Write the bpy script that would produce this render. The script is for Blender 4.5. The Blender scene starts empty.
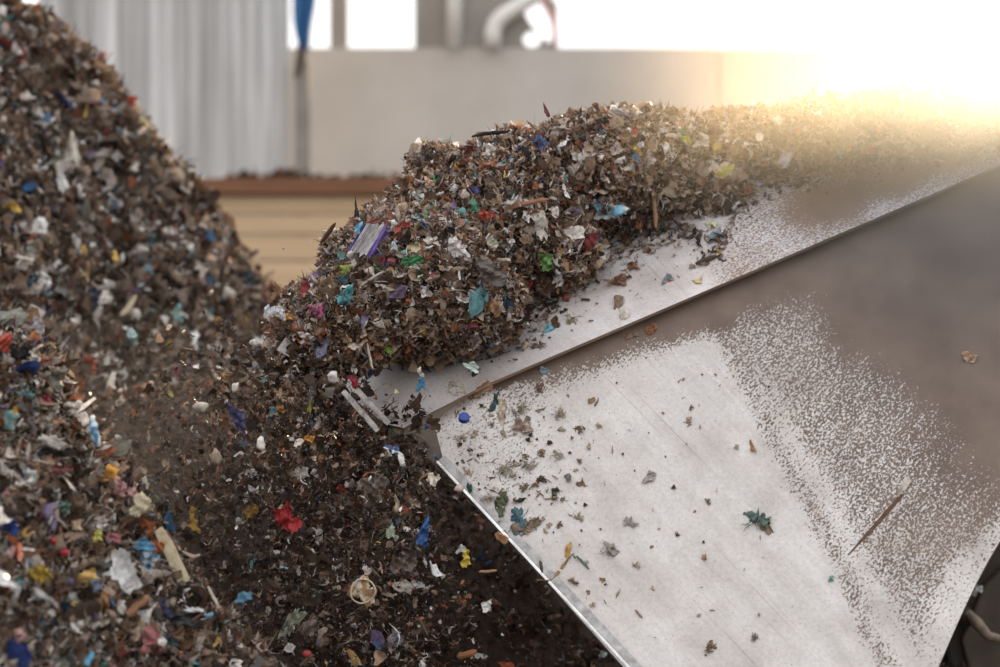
import bpy, bmesh, math, random
import numpy as np
from mathutils import Vector, Matrix, Euler
from mathutils.bvhtree import BVHTree

random.seed(7)
RNG = np.random.default_rng(11)
SC = bpy.context.scene
COL = SC.collection
H = 2.6                      # camera height
F = 85.0 / 36.0 * 1000.0     # focal length in pixels of a 1000 px wide frame


def ray(px, py):
    return Vector(((px - 500.0) / F, 1.0, -(py - 333.5) / F))


def at(px, py, d):
    r = ray(px, py)
    return Vector((r.x * d, d, H + r.z * d))


EYE = Vector((0, 0, H))


class Plane:
    def __init__(self, p, n):
        self.p = Vector(p)
        self.n = Vector(n).normalized()

    def hit(self, px, py):
        r = ray(px, py)
        t = (self.p - EYE).dot(self.n) / r.dot(self.n)
        return EYE + r * t


def mute(c, k=0.28, g=0.93):
    l = 0.3 * c[0] + 0.59 * c[1] + 0.11 * c[2]
    return tuple(int((v * (1 - k) + (l * 1.03, l, l * 0.96)[i] * k) * g) for i, v in enumerate(c))


def lin(c):
    return tuple((v / 255.0) / 12.92 if v / 255.0 <= 0.04045 else ((v / 255.0 + 0.055) / 1.055) ** 2.4 for v in c)


# ------------------------------------------------------------------ materials
def nt(m):
    m.use_nodes = True
    t = m.node_tree
    t.nodes.clear()
    out = t.nodes.new('ShaderNodeOutputMaterial')
    return t, out


def principled(t, out, rough=0.7, metal=0.0, spec=0.4):
    b = t.nodes.new('ShaderNodeBsdfPrincipled')
    b.inputs['Roughness'].default_value = rough
    b.inputs['Metallic'].default_value = metal
    b.inputs['Specular IOR Level'].default_value = spec
    t.links.new(b.outputs[0], out.inputs[0])
    return b


def noise(t, scale, detail=4, rough=0.55, vec=None, dist=0.0):
    n = t.nodes.new('ShaderNodeTexNoise')
    n.inputs['Scale'].default_value = scale
    n.inputs['Detail'].default_value = detail
    n.inputs['Roughness'].default_value = rough
    n.inputs['Distortion'].default_value = dist
    if vec is not None:
        t.links.new(vec, n.inputs['Vector'])
    return n


def ramp(t, fac, stops):
    r = t.nodes.new('ShaderNodeValToRGB')
    e = r.color_ramp.elements
    while len(e) < len(stops):
        e.new(0.5)
    for k, (p, c) in enumerate(stops):
        e[k].position = p
        e[k].color = (*c, 1)
    t.links.new(fac, r.inputs[0])
    return r


def mathn(t, op, a, b=None, c=None, clamp=False):
    n = t.nodes.new('ShaderNodeMath')
    n.operation = op
    n.use_clamp = clamp
    for k, v in enumerate((a, b, c)):
        if v is None:
            continue
        if isinstance(v, (int, float)):
            n.inputs[k].default_value = v
        else:
            t.links.new(v, n.inputs[k])
    return n.outputs[0]


def mixc(t, fac, a, b, mode='MIX'):
    n = t.nodes.new('ShaderNodeMix')
    n.data_type = 'RGBA'
    n.blend_type = mode
    for sock, v in ((n.inputs[0], fac), (n.inputs[6], a), (n.inputs[7], b)):
        if isinstance(v, (int, float)):
            sock.default_value = v
        elif isinstance(v, tuple):
            sock.default_value = (*v, 1)
        else:
            t.links.new(v, sock)
    return n.outputs[2]


def mapped(t, scale=(1, 1, 1), rot=(0, 0, 0), kind='Object'):
    tc = t.nodes.new('ShaderNodeTexCoord')
    mp = t.nodes.new('ShaderNodeMapping')
    mp.inputs['Scale'].default_value = scale
    mp.inputs['Rotation'].default_value = rot
    t.links.new(tc.outputs[kind], mp.inputs['Vector'])
    return mp.outputs[0]


def bump(t, b, height, strength=0.3, dist=0.01):
    n = t.nodes.new('ShaderNodeBump')
    n.inputs['Strength'].default_value = strength
    n.inputs['Distance'].default_value = dist
    t.links.new(height, n.inputs['Height'])
    t.links.new(n.outputs[0], b.inputs['Normal'])


def mat_plain(name, c1, c2, scale=6, rough=0.8, metal=0.0, bmp=0.2, stretch=(1, 1, 1)):
    m = bpy.data.materials.new(name)
    t, out = nt(m)
    b = principled(t, out, rough, metal)
    v = mapped(t, stretch)
    n = noise(t, scale, 6, 0.6, v)
    r = ramp(t, n.outputs[0], [(0.3, lin(c1)), (0.7, lin(c2))])
    t.links.new(r.outputs[0], b.inputs['Base Color'])
    bump(t, b, n.outputs[0], bmp, 0.01)
    return m


def mat_scrap(name, rough, spec):
    m = bpy.data.materials.new(name)
    t, out = nt(m)
    b = principled(t, out, rough, 0.0, spec)
    a = t.nodes.new('ShaderNodeAttribute')
    a.attribute_name = 'tint'
    v = mapped(t)
    n = noise(t, 70, 3, 0.6, v)
    r = ramp(t, n.outputs[0], [(0.3, (0.55, 0.52, 0.5)), (0.65, (1.1, 1.1, 1.1))])
    colr = mixc(t, 1.0, a.outputs['Color'], r.outputs[0], 'MULTIPLY')
    t.links.new(colr, b.inputs['Base Color'])
    tr = t.nodes.new('ShaderNodeBsdfTranslucent')     # thin sheets let light through
    t.links.new(colr, tr.inputs['Color'])
    ms = t.nodes.new('ShaderNodeMixShader')
    ms.inputs[0].default_value = 0.28
    t.links.new(b.outputs[0], ms.inputs[1])
    t.links.new(tr.outputs[0], ms.inputs[2])
    t.links.new(ms.outputs[0], out.inputs[0])
    return m


M_MATTE = mat_scrap('matte scrap', 0.8, 0.25)
M_GLOSS = mat_scrap('glossy film scrap', 0.24, 0.7)
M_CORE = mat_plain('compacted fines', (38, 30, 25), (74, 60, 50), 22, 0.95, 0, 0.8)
M_CORE_DARK = mat_plain('dark dumped fines', (44, 35, 29), (76, 62, 52), 26, 0.95, 0, 0.8)

_hm = {}


def mat_item(c, gloss=0.0, c2=None, stripes=None):
    """Procedural material of one piece: a base colour with smudges, or two-colour stripes."""
    key = (c, gloss, c2, stripes)
    if key in _hm:
        return _hm[key]
    m = bpy.data.materials.new('piece')
    t, out = nt(m)
    b = principled(t, out, 0.75 - 0.5 * gloss, 0.0, 0.3 + 0.4 * gloss)
    v = mapped(t)
    n = noise(t, 55, 4, 0.6, v)
    base = lin(c)
    if stripes:
        w = t.nodes.new('ShaderNodeTexWave')
        w.inputs['Scale'].default_value = stripes
        w.inputs['Distortion'].default_value = 2.0
        t.links.new(v, w.inputs['Vector'])
        base = ramp(t, w.outputs[0], [(0.35, lin(c)), (0.6, lin(c2))]).outputs[0]
    elif c2:
        n2 = noise(t, 28, 2, 0.5, v, 0.4)
        base = ramp(t, n2.outputs[0], [(0.47, lin(c)), (0.53, lin(c2))]).outputs[0]
    r = ramp(t, n.outputs[0], [(0.3, (0.6, 0.57, 0.54)), (0.62, (1.05, 1.05, 1.05))])
    t.links.new(mixc(t, 1.0, base, r.outputs[0], 'MULTIPLY'), b.inputs['Base Color'])
    _hm[key] = m
    return m


# ------------------------------------------------------------------ object helpers
def tag(o, label, cat, group=None, kind=None):
    if label:
        o['label'] = label
    if cat:
        o['category'] = cat
    if group:
        o['group'] = group
    if kind:
        o['kind'] = kind
    return o


def link_mesh(name, me, mats=(), parent=None):
    o = bpy.data.objects.new(name, me)
    for m in mats:
        me.materials.append(m)
    COL.objects.link(o)
    if parent:
        o.parent = parent
    return o


def obj(name, bm, mat, parent=None, smooth=False):
    bmesh.ops.recalc_face_normals(bm, faces=bm.faces)
    me = bpy.data.meshes.new(name)
    bm.to_mesh(me)
    bm.free()
    if smooth:
        for p in me.polygons:
            p.use_smooth = True
    return link_mesh(name, me, [mat] if mat else [], parent)


def empty(name, loc, label, cat, group=None):
    o = bpy.data.objects.new(name, None)
    o.location = loc
    COL.objects.link(o)
    bpy.context.view_layer.update()
    return tag(o, label, cat, group)


def add_box(bm, lo, hi, bev=0.0):
    lo, hi = Vector(lo), Vector(hi)
    r = bmesh.ops.create_cube(bm, size=1.0, matrix=Matrix.Translation((lo + hi) / 2) @ Matrix.Diagonal((*(hi - lo), 1)))
    if bev:
        es = list({e for v in r['verts'] for e in v.link_edges})
        bmesh.ops.bevel(bm, geom=es, offset=bev, segments=2, affect='EDGES')


def add_prism(bm, pts, off, bev=0.0):
    """Polygon pts extruded by vector off."""
    a = [bm.verts.new(p) for p in pts]
    b = [bm.verts.new(Vector(p) + Vector(off)) for p in pts]
    fs = [bm.faces.new(a), bm.faces.new(b[::-1])]
    n = len(a)
    for i in range(n):
        fs.append(bm.faces.new((a[i], b[i], b[(i + 1) % n], a[(i + 1) % n])))
    if bev:
        es = list({e for f in fs for e in f.edges})
        bmesh.ops.bevel(bm, geom=es, offset=bev, segments=2, affect='EDGES')


def add_tube(bm, pts, rad, seg=10):
    pts = [Vector(p) for p in pts]
    if not isinstance(rad, (list, tuple)):
        rad = [rad] * len(pts)
    rings = []
    up = None
    for i, p in enumerate(pts):
        d = (pts[min(i + 1, len(pts) - 1)] - pts[max(i - 1, 0)]).normalized()
        if up is None:
            up = d.orthogonal().normalized()
        up = (up - d * up.dot(d)).normalized()
        sd = d.cross(up)
        rings.append([bm.verts.new(p + (up * math.cos(2 * math.pi * k / seg) + sd * math.sin(2 * math.pi * k / seg)) * rad[i]) for k in range(seg)])
    for a, b in zip(rings, rings[1:]):
        for k in range(seg):
            bm.faces.new((a[k], a[(k + 1) % seg], b[(k + 1) % seg], b[k]))
    bm.faces.new(rings[0][::-1])
    bm.faces.new(rings[-1])


# ------------------------------------------------------------------ scrap scatter (uncountable waste)
def waves(n, lo, hi, dim=3):
    k = RNG.normal(size=(n, dim))
    k /= np.linalg.norm(k, axis=1)[:, None]
    f = np.exp(RNG.uniform(math.log(lo), math.log(hi), n))
    return k * f[:, None], RNG.uniform(0, 6.28, n), 1.0 / f ** 0.75


def wave_eval(w, p):
    k, ph, am = w
    return (np.sin(p @ k.T + ph) * am).sum(axis=1) / am.sum() * 2.2


def grid_faces(nx, ny):
    return [(j * nx + i, j * nx + i + 1, (j + 1) * nx + i + 1, (j + 1) * nx + i) for j in range(ny - 1) for i in range(nx - 1)]


def t_film(n):
    """Torn, crumpled sheets with a rounded ragged outline and a smooth low-frequency relief."""
    u, v = np.meshgrid(np.linspace(-1, 1, 5), np.linspace(-1, 1, 5))
    u, v = u.ravel(), v.ravel()
    x0, y0 = u * np.sqrt(1 - 0.4 * v * v), v * np.sqrt(1 - 0.4 * u * u)
    an = np.arctan2(y0, x0)[None]
    ph = RNG.uniform(0, 6.28, (n, 3))
    r = 1 + 0.22 * np.sin(2 * an + ph[:, :1]) + 0.16 * np.sin(3 * an + ph[:, 1:2]) + 0.12 * np.sin(5 * an + ph[:, 2:3])
    edge = (np.maximum(abs(u), abs(v)) > 0.99).astype(float)
    r = r + RNG.normal(0, 0.13, (n, 25)) * edge
    p = np.zeros((n, 25, 3))
    p[:, :, 0] = x0 * r
    p[:, :, 1] = y0 * r * RNG.uniform(0.3, 0.9, (n, 1))
    for _ in range(3):
        k = RNG.normal(0, 2.6, (n, 2))
        p[:, :, 2] += 0.22 * np.sin(k[:, :1] * p[:, :, 0] + k[:, 1:] * p[:, :, 1] + RNG.uniform(0, 6.28, (n, 1)))
    p[:, :, 2] += RNG.normal(0, 0.35, (n, 1)) * p[:, :, 0] ** 2 + RNG.normal(0, 0.05, (n, 25))
    return p, grid_faces(5, 5)


def t_tuft(n):
    """Frayed tufts: six thin curved tongues from one root."""
    V, Fc = [], []
    s = np.linspace(0.05, 1, 4)
    for q in range(6):
        a = RNG.uniform(0, 6.28, (n, 1))
        L = RNG.uniform(0.5, 1.2, (n, 1))
        ca, sa = np.cos(a), np.sin(a)
        bz = RNG.normal(0, 0.5, (n, 1))
        bs = RNG.normal(0, 0.4, (n, 1))
        w = RNG.uniform(0.03, 0.1, (n, 1)) * (1.1 - s)
        for sg in (-1, 1):
            lat = bs * s ** 2 + sg * w
            V.append(np.stack([ca * s * L - sa * lat, sa * s * L + ca * lat, bz * s ** 2 + sg * w * 0.5], axis=2))
        o_ = q * 8
        Fc += [(o_ + i, o_ + i + 1, o_ + 4 + i + 1, o_ + 4 + i) for i in range(3)]
    return np.concatenate(V, axis=1), Fc


def t_strip(n):
    s = np.linspace(-1, 1, 6)
    p = np.zeros((n, 12, 3))
    w = RNG.uniform(0.1, 0.28, (n, 1)) * (1 - 0.6 * np.abs(s) ** 3)
    tw = RNG.normal(0, 1.2, (n, 1)) * s + RNG.uniform(0, 3, (n, 1))
    cx = RNG.normal(0, 0.45, (n, 1)) * s ** 2 + RNG.normal(0, 0.3, (n, 1)) * s ** 3
    cz = RNG.normal(0, 0.45, (n, 1)) * s ** 2 + RNG.normal(0, 0.3, (n, 1)) * s ** 3
    for k, sg in enumerate((-1, 1)):
        p[:, k * 6:(k + 1) * 6, 0] = s
        p[:, k * 6:(k + 1) * 6, 1] = cx + sg * w * np.cos(tw)
        p[:, k * 6:(k + 1) * 6, 2] = cz + sg * w * np.sin(tw)
    p += RNG.normal(0, 0.03, p.shape)
    return p, grid_faces(6, 2)


def t_fibre(n):
    s = np.linspace(-1, 1, 5)
    p = np.zeros((n, 15, 3))
    cy = RNG.normal(0, 0.35, (n, 1)) * s ** 2 + RNG.normal(0, 0.25, (n, 1)) * s ** 3
    cz = RNG.normal(0, 0.35, (n, 1)) * s ** 2 + RNG.normal(0, 0.25, (n, 1)) * s ** 3
    r = RNG.uniform(0.03, 0.075, (n, 1)) * (1 - 0.7 * s ** 4)
    for k in range(3):
        a = 2.094 * k
        p[:, k * 5:(k + 1) * 5, 0] = s
        p[:, k * 5:(k + 1) * 5, 1] = cy + r * math.cos(a)
        p[:, k * 5:(k + 1) * 5, 2] = cz + r * math.sin(a)
    f = []
    for k in range(3):
        a, b = k * 5, ((k + 1) % 3) * 5
        f += [(a + i, a + i + 1, b + i + 1, b + i) for i in range(4)]
    return p, f


_bm = bmesh.new()
bmesh.ops.create_icosphere(_bm, subdivisions=1, radius=1.0)
ICO_V = np.array([v.co[:] for v in _bm.verts])
ICO_F = [tuple(v.index for v in f.verts) for f in _bm.faces]
_bm.free()


def t_chunk(n):
    p = ICO_V[None] * RNG.uniform(0.35, 1.0, (n, 1, 3)) * 0.8
    p = p + RNG.normal(0, 0.16, (n, 12, 3))
    return p, ICO_F


def t_flake(n):
    u, v = np.meshgrid(np.linspace(-1, 1, 3), np.linspace(-1, 1, 3))
    p = np.zeros((n, 9, 3))
    p[:, :, 0] = u.ravel()
    p[:, :, 1] = v.ravel() * RNG.uniform(0.4, 1.0, (n, 1))
    p += RNG.normal(0, [0.12, 0.12, 0.08], (n, 9, 3))
    p[:, [0, 2, 6, 8], :2] *= RNG.uniform(0.6, 1.0, (n, 4, 1))
    p[:, :, 2] += RNG.normal(0, 0.35, (n, 1)) * p[:, :, 0] ** 2
    return p, grid_faces(3, 3)


TEMPL = {'tuft': t_tuft, 'film': t_film, 'strip': t_strip, 'fibre': t_fibre, 'chunk': t_chunk, 'flake': t_flake}

BROWN = [((92, 76, 64), 20), ((116, 98, 84), 17), ((66, 53, 44), 18), ((142, 126, 112), 12), ((46, 38, 33), 12),
         ((128, 104, 84), 7), ((96, 64, 46), 6), ((156, 146, 138), 7), ((186, 180, 174), 5), ((216, 212, 206), 3.2),
         ((110, 112, 106), 4)]
BRIGHT = [((236, 234, 230), 4), ((40, 104, 170), 1.2), ((30, 60, 150), .6), ((178, 36, 34), 1.1), ((206, 92, 40), 1.1), ((218, 166, 50), 1.1),
          ((60, 138, 140), 1.2), ((72, 128, 70), .8), ((116, 92, 150), .8), ((206, 140, 140), 1.2), ((28, 28, 32), 2), ((120, 170, 200), .9),
          ((180, 50, 100), .3)]
SHADE_DARK = [((54, 43, 36), 24), ((40, 32, 27), 24), ((72, 58, 49), 18), ((90, 74, 63), 10), ((116, 100, 88), 5), ((82, 56, 42), 6),
        ((150, 140, 132), 2.5), ((30, 25, 22), 12)]  # the bucket's shade is painted into these darker tones


class Scatter:
    """Collects thousands of loose shreds and builds ONE mesh of them."""

    def __init__(self):
        self.V, self.C, self.L, self.LT, self.MI, self.nv = [], [], [], [], [], 0

    def add(self, pos, nrm, size, mix, palette, bright=0.12, align=0.7, gloss=0.25, val=1.0, spread=0.16):
        n = len(pos)
        kinds = list(mix)
        pick = RNG.choice(len(kinds), n, p=np.array([mix[k] for k in kinds]) / sum(mix.values()))
        for ki, k in enumerate(kinds):
            ids = np.where(pick == ki)[0]
            m = len(ids)
            if not m:
                continue
            p, faces = TEMPL[k](m)
            sz = size * np.clip(np.exp(RNG.normal(0, 0.42, m)), 0.4, 2.1)
            if k == 'fibre':
                sz *= 1.35
            if k == 'chunk':
                sz *= 0.6
            p = p * sz[:, None, None]
            w = nrm[ids] * align + RNG.normal(0, 1, (m, 3)) * (1 - align) * 1.1 + 1e-6
            w /= np.linalg.norm(w, axis=1)[:, None]
            a = RNG.normal(size=(m, 3))
            u = a - (a * w).sum(1)[:, None] * w
            u /= np.linalg.norm(u, axis=1)[:, None]
            v = np.cross(w, u)
            R = np.stack([u, v, w], axis=2)
            p = np.einsum('nij,nkj->nki', R, p) + pos[ids][:, None, :]
            cols = np.array([lin(c) for c, _ in palette])
            wt = np.array([q for _, q in palette], float)
            c = cols[RNG.choice(len(cols), m, p=wt / wt.sum())]
            bc = np.array([lin(mute(x, 0.42, 0.95)) for x, _ in BRIGHT])
            bw = np.array([q for _, q in BRIGHT], float)
            isb = RNG.random(m) < bright
            c[isb] = bc[RNG.choice(len(bc), isb.sum(), p=bw / bw.sum())]
            c = np.clip(c * val * np.exp(RNG.normal(0, spread, (m, 1))), 0, 0.9)
            nvv = p.shape[1]
            f = np.array(faces)
            loops = (f[None] + (np.arange(m) * nvv)[:, None, None] + self.nv)
            self.V.append(p.reshape(-1, 3))
            self.C.append(np.repeat(c, nvv, axis=0))
            self.L.append(loops.reshape(-1))
            self.LT.append(np.full(m * len(faces), f.shape[1]))
            self.MI.append(np.repeat((RNG.random(m) < gloss).astype(int), len(faces)))
            self.nv += m * nvv

    def add_core(self, verts, faces, mi=2):
        f = np.array(faces)
        self.V.append(np.array(verts))
        self.C.append(np.full((len(verts), 3), 0.06))
        self.L.append((f + self.nv).reshape(-1))
        self.LT.append(np.full(len(f), f.shape[1]))
        self.MI.append(np.full(len(f), mi))
        self.nv += len(verts)

    def build(self, name, core_mat, parent=None):
        V, C, L, LT, MI = (np.concatenate(x) for x in (self.V, self.C, self.L, self.LT, self.MI))
        me = bpy.data.meshes.new(name)
        me.vertices.add(len(V))
        me.vertices.foreach_set('co', V.astype(np.float32).ravel())
        me.loops.add(len(L))
        me.loops.foreach_set('vertex_index', L.astype(np.int32))
        me.polygons.add(len(LT))
        st = np.concatenate([[0], np.cumsum(LT)[:-1]])
        me.polygons.foreach_set('loop_start', st.astype(np.int32))
        for m in (M_MATTE, M_GLOSS, core_mat):
            me.materials.append(m)
        me.polygons.foreach_set('material_index', MI.astype(np.int32))
        me.polygons.foreach_set('use_smooth', np.ones(len(LT), bool))
        at_ = me.attributes.new('tint', 'FLOAT_COLOR', 'POINT')
        at_.data.foreach_set('color', np.concatenate([C, np.ones((len(C), 1))], axis=1).astype(np.float32).ravel())
        me.update(calc_edges=True)
        me.validate()
        o = bpy.data.objects.new(name, me)
        COL.objects.link(o)
        return o


def project(p):
    return 500 + p[:, 0] / p[:, 1] * F, 333.5 - (p[:, 2] - H) / p[:, 1] * F


# ------------------------------------------------------------------ piles as height fields
class Pile:
    def __init__(self, sil, y0, slope_front, slope_back, amp, freq, xr, round_=0.15):
        xs = [(px - 500) / F * y0 for px, _ in sil]
        zs = [H - (py - 333.5) / F * y0 for _, py in sil]
        self.xs, self.zs, self.y0, self.sf, self.sb, self.amp, self.xr, self.rd = xs, zs, y0, slope_front, slope_back, amp, xr, round_
        self.w = waves(40, freq[0], freq[1], 2)

    def h(self, x, y):
        c = np.interp(x, self.xs, self.zs)
        d = y - self.y0
        s = np.where(d < 0, self.sf, self.sb)
        drop = s * (np.sqrt(d * d + self.rd ** 2) - self.rd)
        q = np.stack([x, y], axis=1)
        return np.maximum(c - drop + self.amp * wave_eval(self.w, q), 0.0)

    def core(self, y1, y2, step):
        x = np.arange(self.xr[0], self.xr[1] + step, step)
        y = np.arange(y1, y2 + step, step)
        X, Y = np.meshgrid(x, y)
        Z = self.h(X.ravel(), Y.ravel()) - 0.012
        v = np.stack([X.ravel(), Y.ravel(), Z], axis=1)
        return v, grid_faces(len(x), len(y))

    def sample(self, n, y1, y2, margin=30):
        x = RNG.uniform(self.xr[0], self.xr[1], n)
        y = RNG.uniform(y1, y2, n)
        z = self.h(x, y)
        e = 0.03
        nx = -(self.h(x + e, y) - z) / e
        ny = -(self.h(x, y + e) - z) / e
        nr = np.stack([nx, ny, np.ones(n)], axis=1)
        nr /= np.linalg.norm(nr, axis=1)[:, None]
        p = np.stack([x, y, z], axis=1)
        px, py = project(p)
        view = p - np.array([0, 0, H])
        k = (px > -margin) & (px < 1000 + margin) & (py > -margin) & (py < 667 + margin) & ((view * nr).sum(1) < 0.25 * np.linalg.norm(view, axis=1)) & (z > 0.01)
        return p[k], nr[k]


CORES = {}


def bvh_of(key, v, f):
    CORES[key] = BVHTree.FromPolygons([tuple(map(float, a)) for a in v], [tuple(map(int, a)) for a in f])


MIX_PILE = {'film': 5, 'strip': 3.5, 'fibre': 2.5, 'chunk': 2.2, 'flake': 1, 'tuft': 4}

# rear pile
rear = Pile([(-700, -420), (-260, -190), (-60, -45), (0, -8), (20, 22), (55, 40), (100, 72), (140, 130), (170, 170), (205, 200), (230, 243),
             (262, 280), (300, 305), (380, 350), (470, 420), (560, 500), (700, 600), (900, 720)], 12.0, 0.78, 0.9, 0.16, (2.5, 14), (-3.6, 1.4))
S = Scatter()
v, f = rear.core(6.8, 16, 0.06)
S.add_core(v, f)
bvh_of('rear', v, f)
p, nr = rear.sample(34000, 8.2, 12.35)
S.add(p + nr * RNG.uniform(-0.01, 0.03, (len(p), 1)), nr, 0.034, MIX_PILE, BROWN, 0.06, 0.55, 0.2, 1.35)
p, nr = rear.sample(26000, 8.2, 12.35)
S.add(p + nr * RNG.uniform(0, 0.035, (len(p), 1)), nr, 0.019, MIX_PILE, BROWN, 0.10, 0.5, 0.2, 1.35)
o = S.build('shredded_waste_pile', M_CORE)
tag(o, 'tall blurred pile of grey brown shredded waste against the metal wall', 'waste pile', kind='stuff')

# freshly dumped pile under the bucket, its shade painted as dark colour
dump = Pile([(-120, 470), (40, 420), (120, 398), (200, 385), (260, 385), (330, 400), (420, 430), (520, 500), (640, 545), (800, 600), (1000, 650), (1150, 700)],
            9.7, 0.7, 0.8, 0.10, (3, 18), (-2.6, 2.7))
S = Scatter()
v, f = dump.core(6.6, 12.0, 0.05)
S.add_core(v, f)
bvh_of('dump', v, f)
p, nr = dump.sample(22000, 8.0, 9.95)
S.add(p + nr * RNG.uniform(-0.01, 0.03, (len(p), 1)), nr, 0.015, MIX_PILE, SHADE_DARK, 0.02, 0.5, 0.15, 2.3)
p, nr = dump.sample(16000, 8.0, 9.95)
S.add(p + nr * RNG.uniform(0, 0.03, (len(p), 1)), nr, 0.009, MIX_PILE, SHADE_DARK, 0.03, 0.45, 0.15, 2.3)
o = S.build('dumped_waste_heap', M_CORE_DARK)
tag(o, 'heap of freshly dumped waste below the bucket, coloured dark for its shade', 'waste pile', kind='stuff')

# near pile in the lower left
MIX_NEAR = {'film': 4, 'strip': 5, 'fibre': 4, 'chunk': 1.5, 'tuft': 6}
near = Pile([(-420, 120), (-100, 285), (0, 322), (40, 338), (62, 378), (80, 420), (100, 452), (130, 480), (148, 524), (182, 570), (220, 618), (250, 655), (275, 682), (340, 760), (600, 1000)],
            7.15, 0.8, 1.1, 0.055, (4, 22), (-2.4, 0.3), 0.1)
S = Scatter()
v, f = near.core(4.2, 9.0, 0.04)
S.add_core(v, f)
bvh_of('near', v, f)
p, nr = near.sample(46000, 5.3, 7.4)
S.add(p + nr * RNG.uniform(-0.008, 0.025, (len(p), 1)), nr, 0.026, MIX_NEAR, BROWN, 0.07, 0.55, 0.3, 1.4)
p, nr = near.sample(40000, 5.3, 7.4)
S.add(p + nr * RNG.uniform(0, 0.025, (len(p), 1)), nr, 0.013, MIX_PILE, BROWN, 0.09, 0.5, 0.3, 1.4)
o = S.build('shredded_waste_pile', M_CORE)
tag(o, 'near pile of colourful shredded waste filling the lower left corner', 'waste pile', kind='stuff')

# ------------------------------------------------------------------ bucket planes
A = at(485, 385, 8.0)
P_UP = Plane(A, (-0.25, -0.55, 0.80))
_ul = (P_UP.hit(1000, 165) - A).normalized()
_n0 = Vector((-0.12, -0.86, 0.48))
N_LOW = (_n0 - _ul * _n0.dot(_ul)).normalized()
P_LOW = Plane(A - N_LOW * 0.045, N_LOW)


def smooth(a, b, x):
    t = np.clip((x - a) / (b - a), 0, 1)
    return t * t * (3 - 2 * t)


# ------------------------------------------------------------------ waste riding in the bucket: union of mounds
MOUNDS = [  # px, py, depth, rx px, ry px, depth radius m
    (352, 318, 8.06, 54, 54, .2), (520, 178, 8.62, 62, 44, .28), (352, 256, 8.2, 26, 22, .14), (440, 168, 8.5, 28, 18, .18), (424, 285, 8.2, 72, 76, .32), (312, 326, 8.05, 38, 42, .18), (398, 240, 8.33, 40, 32, .24),
    (505, 225, 8.5, 80, 74, .34), (600, 182, 8.7, 84, 60, .34), (668, 178, 8.8, 60, 54, .3), (462, 305, 8.1, 58, 44, .2),
    (548, 252, 8.4, 50, 42, .2), (640, 140, 8.9, 66, 24, .28), (715, 195, 8.6, 36, 44, .1), (440, 200, 8.45, 40, 28, .24),
    (760, 140, 8.72, 80, 24, .26), (845, 128, 8.62, 90, 23, .26), (925, 120, 8.56, 90, 23, .26), (1015, 119, 8.5, 90, 20, .26), (1120, 112, 8.45, 90, 20, .26)]
MW = waves(40, 6, 40, 3)


def ell_params(m):
    c = np.array(at(m[0], m[1], m[2])[:])
    return c, np.array([m[3] / F * m[2], m[5], m[4] / F * m[2]])


ELL = [ell_params(m) for m in MOUNDS]
S = Scatter()
_bm = bmesh.new()
bmesh.ops.create_icosphere(_bm, subdivisions=4, radius=1.0)
SV = np.array([v.co[:] for v in _bm.verts])
SF = [tuple(v.index for v in f.verts) for f in _bm.faces]
_bm.free()
allv, allf, off = [], [], 0
for c, r in ELL:
    q = c + SV * r
    q = c + SV * r * (0.95 + 0.12 * wave_eval(MW, q))[:, None]
    S.add_core(q, SF)
    allv.append(q)
    allf += [tuple(i + off for i in t) for t in SF]
    off += len(q)
bvh_of('heap', np.concatenate(allv), allf)


def mound_points(dens):
    P_, N_ = [], []
    for i, (c, r) in enumerate(ELL):
        area = 4 * math.pi * ((r[0] * r[1]) ** 1.6 / 3 + (r[0] * r[2]) ** 1.6 / 3 + (r[1] * r[2]) ** 1.6 / 3) ** (1 / 1.6)
        d = RNG.normal(size=(int(dens * area), 3))
        d /= np.linalg.norm(d, axis=1)[:, None]
        q = c + d * r
        q = c + d * r * (0.97 + 0.12 * wave_eval(MW, q))[:, None]
        nn = d / r
        nn /= np.linalg.norm(nn, axis=1)[:, None]
        k = nn[:, 1] < 0.45
        for j, (c2, r2) in enumerate(ELL):
            if j != i:
                k &= (((q - c2) / r2) ** 2).sum(1) > 0.86
        P_.append(q[k])
        N_.append(nn[k])
    P_, N_ = np.concatenate(P_), np.concatenate(N_)
    px, _ = project(P_)
    k = px < 1040
    return P_[k], N_[k]


MIX_HEAP = {'film': 5, 'strip': 4, 'fibre': 3, 'chunk': 1.6, 'flake': 1, 'tuft': 5}
HEAPC = [((100, 82, 68), 18), ((124, 104, 88), 17), ((70, 55, 46), 15), ((148, 130, 114), 13), ((48, 39, 34), 9), ((134, 108, 84), 8),
         ((112, 72, 50), 7), ((164, 152, 144), 8), ((196, 188, 182), 5), ((222, 218, 214), 3.5)]
p, nr = mound_points(6000)
S.add(p + nr * RNG.uniform(-0.01, 0.035, (len(p), 1)), nr, 0.018, MIX_HEAP, HEAPC, 0.05, 0.5, 0.35, 1.65)
p, nr = mound_points(10000)
S.add(p + nr * RNG.uniform(0, 0.04, (len(p), 1)), nr, 0.0095, MIX_HEAP, HEAPC, 0.07, 0.45, 0.35, 1.65)
# thin drift of fines on the upper plate along the foot of the heap
n = 2600
px = RNG.uniform(470, 1010, n)
foot = np.interp(px, [470, 520, 560, 620, 680, 720, 760, 820, 900, 1000], [335, 316, 282, 236, 222, 236, 172, 160, 150, 140])
py = foot + np.abs(RNG.normal(0, 1, n)) * np.interp(px, [470, 700, 1000], [16, 14, 8])
P_ = np.array([P_UP.hit(a, b)[:] for a, b in zip(px, py)])
N_ = np.tile(np.array(P_UP.n[:]), (n, 1))
S.add(P_ + N_ * 0.006, N_, 0.010, MIX_HEAP, HEAPC, 0.08, 0.75, 0.2)
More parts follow.
